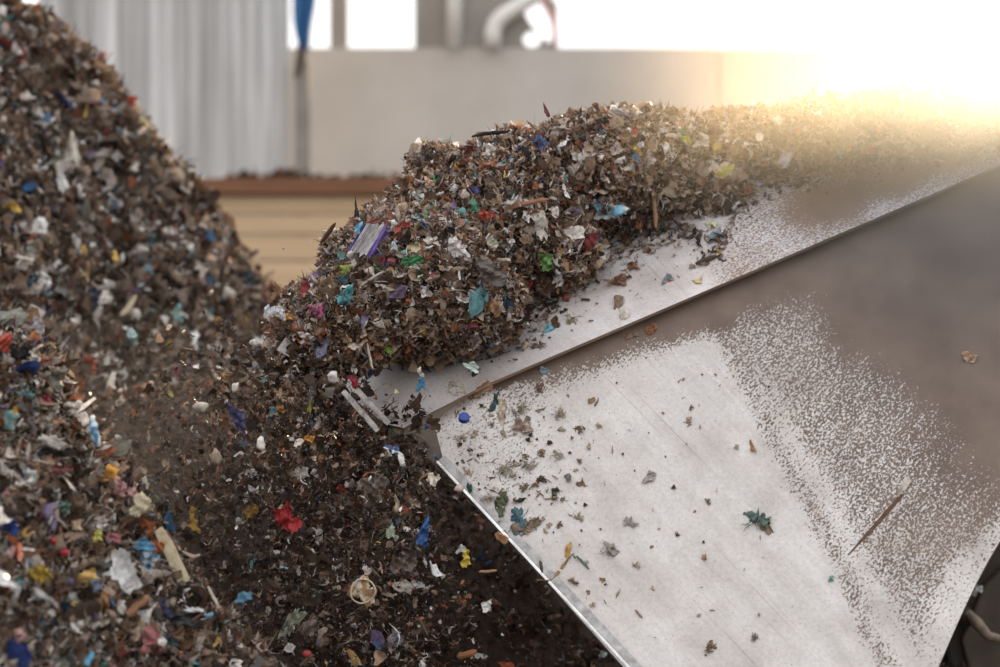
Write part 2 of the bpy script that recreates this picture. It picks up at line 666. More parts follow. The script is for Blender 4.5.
# shreds spilling over the front corner of the bucket and down its lip
n = 1000
t_ = RNG.random(n)
px = 345 + 75 * t_ + RNG.normal(0, 16, n) - 8
py = 392 + 34 * t_ + RNG.normal(0, 13, n)
d_ = RNG.uniform(7.78, 7.98, n)
P_ = np.stack([(px - 500) / F * d_, d_, H - (py - 333.5) / F * d_], axis=1)
k = RNG.random(n) < np.interp(px, [330, 350, 375, 400, 430], [1, .35, .12, .2, .7])
P_ = P_[k]
S.add(P_, np.tile([0., -1., .3], (len(P_), 1)), 0.015, MIX_HEAP, SHADE_DARK + HEAPC[:4], 0.07, 0.3, 0.2)
o = S.build('waste_load', M_CORE)
tag(o, 'load of shredded waste heaped on the tipping steel bucket', 'waste load', kind='stuff')

# ------------------------------------------------------------------ waste in the air
S = Scatter()


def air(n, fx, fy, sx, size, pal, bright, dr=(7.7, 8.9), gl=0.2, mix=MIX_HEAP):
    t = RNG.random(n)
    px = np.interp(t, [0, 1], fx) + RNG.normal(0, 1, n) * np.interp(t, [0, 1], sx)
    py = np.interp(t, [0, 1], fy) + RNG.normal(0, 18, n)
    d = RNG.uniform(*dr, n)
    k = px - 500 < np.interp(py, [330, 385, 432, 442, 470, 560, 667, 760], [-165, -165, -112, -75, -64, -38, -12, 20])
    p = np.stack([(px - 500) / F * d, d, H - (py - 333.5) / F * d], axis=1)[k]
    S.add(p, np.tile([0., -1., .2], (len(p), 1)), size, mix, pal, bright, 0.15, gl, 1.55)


air(5200, (318, 300), (350, 520), (45, 80), 0.012, SHADE_DARK, 0.05, (7.8, 8.9))  # shreds take the dark palette, so their shade is in the colour
air(5200, (340, 330), (400, 690), (50, 95), 0.0085, SHADE_DARK, 0.05, (7.7, 8.9))
air(5200, (360, 400), (420, 690), (48, 85), 0.0045, SHADE_DARK + HEAPC, 0.10, (7.6, 8.6))
air(2600, (350, 390), (400, 690), (50, 60), 0.015, SHADE_DARK + HEAPC, 0.05, (7.7, 8.7))
air(900, (240, 200), (330, 470), (50, 55), 0.010, SHADE_DARK, 0.05, (8.0, 9.0))
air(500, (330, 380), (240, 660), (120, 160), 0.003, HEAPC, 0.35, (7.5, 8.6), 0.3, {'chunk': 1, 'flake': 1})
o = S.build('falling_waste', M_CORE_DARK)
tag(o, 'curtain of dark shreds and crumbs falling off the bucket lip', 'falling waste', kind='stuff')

# ------------------------------------------------------------------ bucket
def mat_plate(name, seed, paint_c1, paint_c2, bare1, bare2, metal):
    m = bpy.data.materials.new(name)
    t, out = nt(m)
    b = principled(t, out, 0.5, metal, 0.4)
    uv = t.nodes.new('ShaderNodeUVMap')
    uv.uv_map = 'plate'
    mp = t.nodes.new('ShaderNodeMapping')
    mp.inputs['Location'].default_value = (seed, seed * 2, 0)
    t.links.new(uv.outputs[0], mp.inputs[0])
    vec = mp.outputs[0]
    def streak(deg, sx, sy):
        r_ = t.nodes.new('ShaderNodeMapping')
        r_.inputs['Rotation'].default_value = (0, 0, math.radians(deg))
        t.links.new(vec, r_.inputs[0])
        c_ = t.nodes.new('ShaderNodeMapping')
        c_.inputs['Scale'].default_value = (sx, sy, 1)
        t.links.new(r_.outputs[0], c_.inputs[0])
        return c_.outputs[0]

    at_ = t.nodes.new('ShaderNodeAttribute')
    at_.attribute_name = 'paint'
    cov = at_.outputs['Fac']
    n1 = noise(t, 1.0, 3, 0.62, streak(-50, 95, 135), 0.4)      # fine speckle
    n2 = noise(t, 1.0, 5, 0.6, streak(-62, 9, 34))         # patches
    s = mathn(t, 'ADD', mathn(t, 'MULTIPLY', n1.outputs[0], 0.8), mathn(t, 'MULTIPLY', n2.outputs[0], 0.2))
    thr = mathn(t, 'SUBTRACT', mathn(t, 'MULTIPLY_ADD', cov, 0.34, 0.33), s)
    mask = mathn(t, 'MULTIPLY_ADD', thr, 21.0, 0.5, True)
    n3 = noise(t, 1.0, 5, 0.6, streak(52, 2.2, 16))            # rub marks
    n4 = noise(t, 3.2, 5, 0.6, vec)
    bare = ramp(t, mathn(t, 'ADD', mathn(t, 'MULTIPLY', n3.outputs[0], 0.45), mathn(t, 'MULTIPLY', n4.outputs[0], 0.55)), [(0.33, lin(bare1)), (0.62, lin(bare2))])
    n5 = noise(t, 160, 3, 0.6, vec)
    specks = ramp(t, n5.outputs[0], [(0.29, (0.35, 0.3, 0.27)), (0.36, (1, 1, 1))])
    barec = mixc(t, 1.0, bare.outputs[0], specks.outputs[0], 'MULTIPLY')
    n7 = noise(t, 1.0, 2, 0.5, streak(49, 1.3, 210), 0.15)   # long thin scratches
    scr = ramp(t, n7.outputs[0], [(0.285, (0.6, 0.56, 0.54)), (0.325, (1, 1, 1)), (0.68, (1, 1, 1)), (0.73, (1.16, 1.16, 1.16))])
    barec = mixc(t, 1.0, barec, scr.outputs[0], 'MULTIPLY')
    n8 = noise(t, 70, 6, 0.75, vec)                          # grain and dried dust
    gr = ramp(t, n8.outputs[0], [(0.33, (0.84, 0.82, 0.80)), (0.5, (0.97, 0.96, 0.95)), (0.66, (1.05, 1.05, 1.05))])
    barec = mixc(t, 1.0, barec, gr.outputs[0], 'MULTIPLY')
    n9 = noise(t, 2.3, 6, 0.62, vec, 0.3)
    gm = ramp(t, n9.outputs[0], [(0.36, (0.8, 0.76, 0.73)), (0.56, (1, 1, 1))])
    barec = mixc(t, 1.0, barec, gm.outputs[0], 'MULTIPLY')
    n6 = noise(t, 5, 5, 0.6, vec)
    paint = ramp(t, n6.outputs[0], [(0.3, lin(paint_c1)), (0.7, lin(paint_c2))])
    t.links.new(mixc(t, mask, barec, paint.outputs[0]), b.inputs['Base Color'])
    t.links.new(mathn(t, 'MULTIPLY_ADD', mask, 0.12, 0.42), b.inputs['Roughness'])
    t.links.new(mathn(t, 'MULTIPLY', mathn(t, 'SUBTRACT', 1.0, mask), metal), b.inputs['Metallic'])
    bump(t, b, mathn(t, 'ADD', mathn(t, 'MULTIPLY', mask, 0.5), n4.outputs[0]), 0.15, 0.004)
    return m


M_SIDE = mat_plate('worn side steel', 0.0, (94, 78, 69), (118, 102, 90), (178, 173, 171), (206, 203, 201), 0.25)
M_FLOOR = mat_plate('worn chute steel', 3.7, (112, 92, 78), (134, 112, 94), (196, 190, 191), (222, 218, 219), 0.2)
M_EDGE = mat_plain('bright cutting edge steel', (190, 188, 188), (240, 240, 240), 20, 0.25, 0.8, 0.05, (1, 1, 1))
M_DARKSTEEL = mat_plain('dark machine steel', (38, 32, 28), (62, 54, 47), 9, 0.6, 0.1, 0.15)
M_SHELL = mat_plain('painted bucket shell', (80, 70, 62), (104, 92, 82), 7, 0.6, 0.1, 0.1)


def in_poly(px, py, poly):
    inside = np.zeros(len(px), bool)
    n = len(poly)
    for i in range(n):
        x1, y1 = poly[i]
        x2, y2 = poly[(i + 1) % n]
        c = ((y1 > py) != (y2 > py)) & (px < (x2 - x1) * (py - y1) / (y2 - y1 + 1e-9) + x1)
        inside ^= c
    return inside


def plate_object(name, plane, outline, thick, paint_fn, mat, parent, cell=14, rim_paint=None):
    """A steel plate: its outline on the plane, triangulated fine enough to carry a coverage attribute, with real thickness."""
    from mathutils.geometry import delaunay_2d_cdt
    dense = []
    n = len(outline)
    for i in range(n):
        a, b = Vector(outline[i]), Vector(outline[(i + 1) % n])
        k = max(1, int((b - a).length / cell))
        dense += [a.lerp(b, j / k) for j in range(k)]
    nb = len(dense)
    xs = [q.x for q in dense]
    ys = [q.y for q in dense]
    gx, gy = np.meshgrid(np.arange(min(xs), max(xs), cell), np.arange(min(ys), max(ys), cell))
    gx, gy = gx.ravel() + RNG.uniform(-2, 2, gx.size), gy.ravel() + RNG.uniform(-2, 2, gy.size)
    k = in_poly(gx, gy, [tuple(q) for q in dense])
    pts = dense + [Vector((a, b)) for a, b in zip(gx[k], gy[k])]
    vo, _e, fo, *_ = delaunay_2d_cdt(pts, [(i, (i + 1) % nb) for i in range(nb)], [list(range(nb))], 1, 1e-4)
    u = (plane.hit(700, 300) - plane.hit(600, 300)).normalized()
    w = plane.n.cross(u)
    bm = bmesh.new()
    uvl = bm.loops.layers.uv.new('plate')
    pl = bm.verts.layers.float.new('paint')
    pix = np.array([q[:] for q in vo])
    cov = paint_fn(pix[:, 0], pix[:, 1])
    top = []
    for q, c in zip(vo, cov):
        vv = bm.verts.new(plane.hit(q.x, q.y))
        vv[pl] = float(c)
        top.append(vv)
    bot = []
    for vt in top:
        vv = bm.verts.new(vt.co - plane.n * thick)
        vv[pl] = 1.0
        bot.append(vv)
    fc = []
    for f_ in fo:
        bm.faces.new([top[i] for i in f_])
        bm.faces.new([bot[i] for i in reversed(f_)])
    bm.edges.ensure_lookup_table()
    side = [e for e in bm.edges if len(e.link_faces) == 1]
    ti = {v_: i for i, v_ in enumerate(top)}
    for e in side:
        a, b = e.verts
        if a in ti and b in ti:
            q4 = [bm.verts.new(v_.co) for v_ in (a, b, bot[ti[b]], bot[ti[a]])]
            for v_ in q4:
                v_[pl] = 1.3
            bm.faces.new(q4)
    for f_ in bm.faces:
        for l in f_.loops:
            d = l.vert.co - plane.p
            l[uvl].uv = (d.dot(u), d.dot(w))
    return obj(name, bm, mat, parent)


def curve_pts(pts, k=8):
    out = []
    P = [Vector(p) for p in pts]
    for i in range(len(P) - 1):
        p0, p1, p2, p3 = P[max(i - 1, 0)], P[i], P[i + 1], P[min(i + 2, len(P) - 1)]
        for j in range(k):
            t = j / k
            out.append(0.5 * ((2 * p1) + (p2 - p0) * t + (2 * p0 - 5 * p1 + 4 * p2 - p3) * t * t + (3 * p1 - p0 - 3 * p2 + p3) * t ** 3))
    out.append(P[-1])
    return [tuple(q) for q in out]


def noise2(px, py, lo, hi, seed):
    r = np.random.default_rng(seed)
    a = r.uniform(0, 6.28, 14)
    f_ = np.exp(r.uniform(math.log(lo), math.log(hi), 14))
    ph = r.uniform(0, 6.28, 14)
    return sum(np.sin((px * math.cos(x) + py * math.sin(x)) * y + z) for x, y, z in zip(a, f_, ph)) / 5.0


def paint_low(px, py):
    nz = noise2(px, py, 0.01, 0.08, 5)
    bx = np.interp(py, [250, 330, 440, 560, 667, 800], [700, 708, 762, 826, 872, 925]) + 8 * nz
    t = px - bx
    c = 0.02 + 0.50 * smooth(-6, 16, t) + 0.16 * smooth(30, 230, t) * smooth(640, 440, py)
    c += 0.22 * smooth(900, 1000, px + 10 * nz) * smooth(540, 430, py)
    arc = np.interp(px, [480, 560, 650, 700, 740, 790, 830, 870, 920, 1000], [394, 366, 334, 318, 303, 288, 279, 300, 345, 425])  # left end set low so coverage paints the lip's shadow band
    below = py - arc
    # sparse flecks just under the arc, fading into the even speckle
    c += np.where(px < 840, 0.3 * smooth(50 + 12 * nz, 0, below) * smooth(690, 730, px) * smooth(850, 800, px), 0)
    # smeared paint under the lip, also painting in the lip's brown shadow
    c += np.where(px < 735, (0.75 + 0.25 * nz) * smooth(34 + 10 * nz, 2, below) * smooth(470, 600, px), 0)
    c += np.where(px >= 800, 0.55 * smooth(70, 0, below + 16 * nz) * smooth(800, 860, px), 0)
    c = np.where(below < 0, 1.25, c)
    c -= 0.26 * smooth(20, 2, np.abs(t - 34)) * smooth(350, 430, py)
    c -= 0.28 * smooth(560, 660, py) * smooth(945, 860, px) * smooth(0, 30, t)
    c += 0.3 * smooth(7, 1, np.abs(t - 4)) * smooth(400, 520, py) * (0.6 + 0.6 * nz)
    # smudged dust near the free corner
    c += 0.24 * smooth(140, 20, np.hypot(px - 480, (py - 440))) + 0.1 * smooth(0.2, 1.2, nz) * smooth(640, 500, px) * smooth(560, 470, py)
    rim = np.interp(py, [520, 580, 667], [1015, 962, 935])
    c -= 0.3 * smooth(36, 4, rim - px) * (py > 520)
    return np.clip(c, 0, 1.3)


def paint_up(px, py):
    nz = noise2(px, py, 0.012, 0.1, 9)
    c = 0.03 + 0.44 * smooth(690, 745, px + 14 * nz)
    line = 385 - (px - 485) * 220 / 515
    c += 0.55 * smooth(36, 14, np.hypot((px - 822) / 1.3, (py - 203)) + 8 * nz)
    c += 0.5 * smooth(800, 900, px + 14 * nz) * smooth(8, 30, line - py + 3 * nz)
    c += 0.35 * smooth(715, 700, np.abs(px - 15) + 8 * nz) * smooth(670, 700, px) * smooth(215, 190, py)
    return np.clip(c, 0, 1.2)


bucket = empty('loader_bucket', at(700, 667, 8.4), 'worn steel loader bucket tipping its load of shredded waste', 'loader bucket')
Bi = bucket.matrix_world.inverted()


def into_bucket(o):
    o.data.transform(Bi)
    o.parent = bucket
    return o


rim = curve_pts([(628, 672), (660, 712), (740, 780), (850, 790), (915, 722), (938, 668), (958, 622), (978, 580), (1000, 541), (1040, 480), (1090, 400), (1140, 300)])
low_outline = [(446, 470), (434, 424), (470, 390), (500, 374)] + [(700, 288), (1000, 158), (1170, 86)] + rim[::-1]
into_bucket(plate_object('side_plate', P_LOW, low_outline, 0.03, paint_low, M_SIDE, None, 9))
up_outline = [(345, 392), (385, 424), (404, 428), (432, 412), (485, 385), (640, 318.8), (820, 241.9), (1000, 165), (1170, 92.5), (1170, 78), (1000, 108), (880, 116), (760, 134), (640, 150), (560, 170), (440, 250), (360, 330)]
into_bucket(plate_object('floor_plate', P_UP, up_outline, 0.011, paint_up, M_FLOOR, None, 9))
# cutting edge: bright bar down the free border of the side plate, with a duller backing strip
e0, e1 = P_LOW.hit(437, 462), P_LOW.hit(640, 680)
dr_ = (e1 - e0).normalized()
out_ = dr_.cross(P_LOW.n).normalized()
if out_.x > 0:
    out_ = -out_
bm = bmesh.new()
add_prism(bm, [e0 + P_LOW.n * .012 + out_ * .005, e0 + P_LOW.n * .012 - out_ * .004, e0 - P_LOW.n * .03 - out_ * .004, e0 - P_LOW.n * .03 + out_ * .004], e1 - e0 + dr_ * .35, 0.003)
into_bucket(obj('cutting_edge', bm, M_EDGE))
bm = bmesh.new()
add_prism(bm, [e0 + P_LOW.n * .006 - out_ * .004, e0 + P_LOW.n * .006 - out_ * .035, e0 - P_LOW.n * .005 - out_ * .035, e0 - P_LOW.n * .005 - out_ * .004], e1 - e0 + dr_ * .35, 0.002)
into_bucket(obj('wear_strip', bm, mat_plain('rubbed wear strip', (120, 116, 114), (180, 178, 178), 30, 0.4, 0.4, 0.1)))
# the rest of the shell: the far side plate and the rounded back, behind the load
bm = bmesh.new()
sec = [P_LOW.hit(*q) for q in ((520, 380), (1000, 170), (1100, 300), (1000, 560), (930, 700), (850, 770), (740, 760), (640, 672))]
n_ = P_LOW.n
add_prism(bm, [s_ + Vector((-.7, 1.75, .15)) for s_ in sec], -n_ * 0.03)
into_bucket(obj('far_side_plate', bm, M_SHELL))
bm = bmesh.new()
back = [P_LOW.hit(*q) for q in rim[30:]]
rows = [[bm.verts.new(s_ + Vector((-.7, 1.75, .15)) * a - n_ * .032) for s_ in back] for a in (0.0, .5, 1.0)]
for r1, r2 in zip(rows, rows[1:]):
    for i in range(len(back) - 1):
        bm.faces.new((r1[i], r1[i + 1], r2[i + 1], r2[i]))
bk = into_bucket(obj('back_plate', bm, M_SHELL, None, True))
sm = bk.modifiers.new('thickness', 'SOLIDIFY')
sm.thickness = 0.025
# two pale wear slats bolted to the lip corner
for k, (a, b) in enumerate((((343, 391), (378, 431)), ((356, 389), (389, 424)))):
    p0, p1 = at(*a, 7.74), at(*b, 7.74)
    d_ = (p1 - p0)
    s_ = d_.normalized().cross(Vector((0, -1, 0.2))).normalized() * 0.009
    bm = bmesh.new()
    add_prism(bm, [p0 + s_, p0 - s_, p0 - s_ + Vector((0, .012, 0)), p0 + s_ + Vector((0, .012, 0))], d_, 0.002)
    into_bucket(obj('lip_slat', bm, mat_plain('scuffed lip steel', (104, 98, 94), (176, 172, 170), 40, 0.4, 0.3, 0.1)))

# scratch gouged across the side plate with a peeled strip of paint at its end
sg0, sg1 = P_LOW.hit(848, 555), P_LOW.hit(902, 494)
bm = bmesh.new()
dd = sg1 - sg0
ss = dd.normalized().cross(P_LOW.n)
pts = []
for k in range(9):
    t = k / 8
    pts.append((sg0 + dd * t, 0.0022 + 0.009 * math.sin(t * 2.6) * (0.6 + 0.4 * t)))
add_prism(bm, [p_ + ss * w_ + P_LOW.n * .002 for p_, w_ in pts] + [p_ - ss * w_ * .4 + P_LOW.n * .002 for p_, w_ in pts[::-1]], -P_LOW.n * .003)
into_bucket(obj('gouge', bm, mat_plain('rusty gouge', (74, 50, 34), (104, 76, 56), 40, 0.8)))

# ------------------------------------------------------------------ loader arm behind the bucket
arm = empty('loader_lift_arm', at(1010, 700, 9.6), 'dark steel lift arm with hinge pin showing behind the bucket corner', 'loader arm')
Ai = arm.matrix_world.inverted()


def into_arm(o):
    o.data.transform(Ai)
    o.parent = arm


bm = bmesh.new()
prof = [(930, 560), (990, 520), (1110, 520), (1290, 650), (1330, 900), (1200, 900), (1090, 760), (960, 720)]
add_prism(bm, [at(a, b, 9.5) for a, b in prof], (0.02, 0.16, 0), 0.01)
into_arm(obj('arm_beam', bm, M_DARKSTEEL))
bm = bmesh.new()
add_prism(bm, [at(a, b, 9.46) for a, b in ((962, 640), (985, 585), (1012, 560), (1012, 700), (975, 690))], (0, 0.04, 0), 0.006)
into_arm(obj('gusset_plate', bm, mat_plain('brown machine paint', (60, 52, 45), (84, 74, 64), 9, 0.55, 0.1, 0.1)))
bm = bmesh.new()
add_tube(bm, [at(964, 617, 9.34), at(964, 617, 9.46)], 0.042, 20)
add_tube(bm, [at(964, 617, 9.31), at(964, 617, 9.34)], 0.024, 14)
into_arm(obj('hinge_pin', bm, M_DARKSTEEL, None, True))
bm = bmesh.new()
hp = [at(968, 612, 9.3), at(978, 624, 9.3), at(988, 636, 9.31), at(1006, 640, 9.33), at(1040, 636, 9.36)]
add_tube(bm, hp, [.014, .024, .02, .016, .014], 10)
into_arm(obj('grease_hose', bm, mat_plain('muddy hose', (84, 72, 62), (150, 134, 118), 30, 0.5, 0, 0.3), None, True))

# ------------------------------------------------------------------ the hall
def struct(name, bm, m):
    o = obj(name, bm, m)
    o['kind'] = 'structure'
    return o


M_CONC = mat_plain('concrete wall', (176, 169, 162), (198, 192, 186), 0.8, 0.9, 0, 0.1)
M_FLOORC = mat_plain('dirty concrete floor', (44, 38, 33), (66, 58, 50), 2.0, 0.95, 0, 0.3)
M_PIER = mat_plain('grey cladding', (138, 132, 126), (156, 150, 144), 2, 0.8, 0, 0.1)


def mat_sheet():
    m = bpy.data.materials.new('galvanised corrugated sheet')
    t, out = nt(m)
    b = principled(t, out, 0.5, 0.15)
    v = mapped(t, (3.2, 3.2, 0.12))
    n = noise(t, 2.2, 5, 0.65, v)
    r = ramp(t, n.outputs[0], [(0.32, lin((146, 142, 140))), (0.5, lin((178, 176, 175))), (0.7, lin((216, 215, 216)))])
    t.links.new(r.outputs[0], b.inputs['Base Color'])
    return m


WD = 24.0
bm = bmesh.new()
add_box(bm, (-40, -8, -0.2), (40, 60, 0))
struct('floor', bm, M_FLOORC)
sill = at(0, 48, WD).z
bm = bmesh.new()
x0 = at(262, 0, WD).x
xj = at(718, 0, WD).x
add_box(bm, (x0, WD, 0), (xj - 0.012, WD + .3, sill))
add_box(bm, (xj + 0.012, WD + .02, 0), (11, WD + .32, sill - 0.005))
struct('wall_back', bm, M_CONC)
# corrugated metal cladding on the left, a real trapezoid profile
bm = bmesh.new()
xl = at(33, 0, 21.8).x
xr = at(297, 0, 22.0).x
xx, prof, up_ = xl, [], 0
while xx < xr:
    prof += [(xx, 0.0), (xx + .10, 0.0), (xx + .13, -.035), (xx + .23, -.035), (xx + .26, 0)]
    xx += .26
prof = [(a, b) for a, b in prof if a <= xr]
Yw = 22.0
lo_, hi_ = [], []
for a, b in prof:
    lo_.append(bm.verts.new((a, Yw + b, 0)))
    hi_.append(bm.verts.new((a, Yw + b, 8.2)))
for i in range(len(lo_) - 1):
    bm.faces.new((lo_[i], lo_[i + 1], hi_[i + 1], hi_[i]))
w_ = struct('wall_left', bm, mat_sheet())
sm = w_.modifiers.new('thickness', 'SOLIDIFY')
sm.thickness = 0.01
bm = bmesh.new()
add_box(bm, (xr - .02, Yw - .04, 0), (xr + .11, Yw + .1, at(0, 62, Yw).z), 0.01)
struct('trim_1', bm, mat_plain('dull corner trim', (128, 122, 116), (146, 140, 134), 3))

# window band above the concrete wall: posts, a lintel and a clad bay
top = 10.6


def post(name, pa, pb, mat, d=WD + .05, depth=.2):
    bm = bmesh.new()
    add_box(bm, (at(pa, 0, d).x, d, sill), (at(pb, 0, d).x, d + depth, top), 0.01)
    return struct(name, bm, mat)


M_YPOST = mat_plain('cream painted post', (214, 206, 160), (228, 220, 180), 3, 0.6)
post('trim_2', 330, 347, M_PIER)
post('trim_3', 866, 889, M_YPOST)
post('trim_4', 1015, 1035, M_YPOST)
bm = bmesh.new()
add_box(bm, (x0 - .2, WD, top), (11, WD + .3, top + .5))
struct('trim_5', bm, M_PIER)
# clad bay between the windows: panel with openings cut out of it
bm = bmesh.new()
dC = WD + .1
leaf = curve_pts([(523, -80), (521, 0), (526, 18), (537, 34), (549, 46), (553, 40), (552, 26), (543, 8), (533, -8), (530, -80)], 4)
outer = [(415, 48), (557, 48), (557, 6), (548, -80), (530, -80)] + leaf[::-1][1:] + [(415, -80)]
dot = [(532 + 9 * math.cos(2 * math.pi * k / 16), 40 + 8 * math.sin(2 * math.pi * k / 16)) for k in range(16)]
from mathutils.geometry import delaunay_2d_cdt
left = [(415, 48), (557, 48), (557, 6), (541, -14), (524, -80), (415, -80)]
hole1 = [(523, -6), (524, 12), (530, 24), (540, 36), (549, 44), (553, 40), (553, 24), (545, 10), (536, -6)]
nl, nh = len(left), len(hole1)
pts = [Vector(q) for q in left + hole1 + dot]
edges = [(i, (i + 1) % nl) for i in range(nl)] + [(nl + i, nl + (i + 1) % nh) for i in range(nh)] + [(nl + nh + i, nl + nh + (i + 1) % 16) for i in range(16)]
vo, _e, fo, *_ = delaunay_2d_cdt(pts, edges, [list(range(nl)), list(range(nl, nl + nh)), list(range(nl + nh, nl + nh + 16))], 0, 1e-4)
vv = [bm.verts.new(at(q.x, q.y, dC)) for q in vo]
for f_ in fo:
    cx = np.array([sum(vo[i].x for i in f_) / len(f_)])
    cy = np.array([sum(vo[i].y for i in f_) / len(f_)])
    if in_poly(cx, cy, left)[0] and not in_poly(cx, cy, hole1)[0] and not in_poly(cx, cy, dot)[0]:
        bm.faces.new([vv[i] for i in f_])
w_ = struct('wall_bay', bm, M_PIER)
sm = w_.modifiers.new('thickness', 'SOLIDIFY')
sm.thickness = 0.06
M_PIPE = mat_plain('pale duct', (214, 210, 206), (232, 229, 226), 3, 0.5)
bm = bmesh.new()
add_tube(bm, [at(454.5, 44, WD - .1), at(454.5, -60, WD - .1)], 0.075, 16)
add_tube(bm, [at(454.5, 47, WD - .1), at(454.5, 43, WD - .1)], [0.05, 0.075], 16)
tag(obj('vent_pipe', bm, M_PIPE, None, True), 'straight pale vertical pipe on the grey bay between windows', 'pipe')
bm = bmesh.new()
add_tube(bm, [at(*q, WD - .1) for q in ((493, 47), (493, 32), (495, 24), (501, 17), (512, 10), (526, 2), (540, -8), (600, -60))], 0.082, 16)
tag(obj('vent_pipe', bm, M_PIPE, None, True), 'bent pale pipe elbow on the grey bay between windows', 'pipe')
bm = bmesh.new()
add_tube(bm, [at(*q, WD - .04) for q in ((555, 46), (555, 28), (551, 16), (540, -4), (525, -40))], 0.028, 12)
tag(obj('brace_tube', bm, mat_plain('faded red tube', (206, 150, 150), (222, 176, 174), 3, 0.5), None, True), 'faded pinkish red curved tube beside the large window', 'brace')
# blue sheet hanging at the corner of the cladding
bm = bmesh.new()
cols_ = 7
rows_ = []
for j in range(10):
    t = j / 9
    r_ = []
    for i in range(cols_):
        s_ = i / (cols_ - 1)
        wd = 24 - 16 * t ** 2
        r_.append(bm.verts.new(at(298 + 4 * t + (s_ - .3) * wd + 1.2 * math.sin(t * 7), -30 + 80 * t, 21.7 + .07 * math.sin(s_ * 11 + t * 3))))
    rows_.append(r_)
for a, b in zip(rows_, rows_[1:]):
    for i in range(cols_ - 1):
        bm.faces.new((a[i], a[i + 1], b[i + 1], b[i]))
tarp = empty('hanging_tarp', at(300, 60, 21.7), 'blue plastic sheet hanging at the corner of the metal wall', 'tarp')
Ti = tarp.matrix_world.inverted()
o = obj('sheet', bm, mat_item((44, 104, 160), 0.4), None, True)
o.data.transform(Ti)
o.parent = tarp
o.modifiers.new('thickness', 'SOLIDIFY').thickness = 0.01
bm = bmesh.new()
add_tube(bm, [at(302, 45, 21.7), at(301, 58, 21.7), at(298, 70, 21.7), at(295, 78, 21.7)], [.045, .05, .035, .015], 10)
o = obj('knotted_end', bm, mat_item((92, 82, 74)), None, True)
o.data.transform(Ti)
o.parent = tarp

# timber push wall in front of the concrete
TD = 20.0
M_TIMB = mat_plain('planed timber', (188, 158, 124), (212, 184, 150), 1.4, 0.8, 0, 0.1, (0.4, 1, 6))
M_BEAM = mat_plain('brown timber beam', (112, 76, 54), (138, 98, 72), 1.6, 0.8, 0, 0.1, (0.5, 1, 5))
tw = empty('timber_push_wall', (at(320, 0, TD).x, TD, 0), 'tan plank push wall with brown cap beam between the piles', 'timber wall')
Wi = tw.matrix_world.inverted()
xa, xb = at(150, 0, TD).x, at(640, 0, TD).x
ys = [195, 216, 236, 262, 290, 320, 352, 390]
for a, b in zip(ys, ys[1:]):
    bm = bmesh.new()
    add_box(bm, (xa, TD, at(0, b, TD).z + .012), (xb, TD + .12, at(0, a, TD).z), 0.012)
    o = obj('plank', bm, M_TIMB)
    o.data.transform(Wi)
    o.parent = tw
bm = bmesh.new()
add_box(bm, (xa, TD - .1, at(0, 195, TD).z), (xb, TD + .16, at(0, 179, TD).z), 0.015)
o = obj('cap_beam', bm, M_BEAM)
o.data.transform(Wi)
o.parent = tw
bm = bmesh.new()
for q in (0.1, .5, .9):
    add_box(bm, (xa + (xb - xa) * q - .1, TD + .12, 0), (xa + (xb - xa) * q + .1, TD + .3, at(0, 195, TD).z))
o = obj('post', bm, M_BEAM)
o.data.transform(Wi)
o.parent = tw
S = Scatter()
n = 260
px = np.concatenate([RNG.normal(286, 12, 150), RNG.uniform(225, 400, 110)])
py = 178 - np.abs(RNG.normal(0, 1, n)) * np.where(np.arange(n) < 150, 4 * np.exp(-((px - 286) / 14) ** 2) + .4, 1.0)
d_ = RNG.uniform(TD - .05, TD + .1, n)
P_ = np.stack([(px - 500) / F * d_, d_, H - (py - 333.5) / F * d_], axis=1)
S.add(P_, np.tile([0., 0., 1.], (n, 1)), 0.035, {'chunk': 3, 'strip': 1, 'film': 1}, [((110, 72, 52), 3), ((80, 64, 54), 2), ((140, 120, 104), 1)], 0.02, .5)
o = S.build('dirt_on_beam', M_CORE)
tag(o, 'small heap of brown dirt lying on the cap beam', 'dirt', kind='stuff')

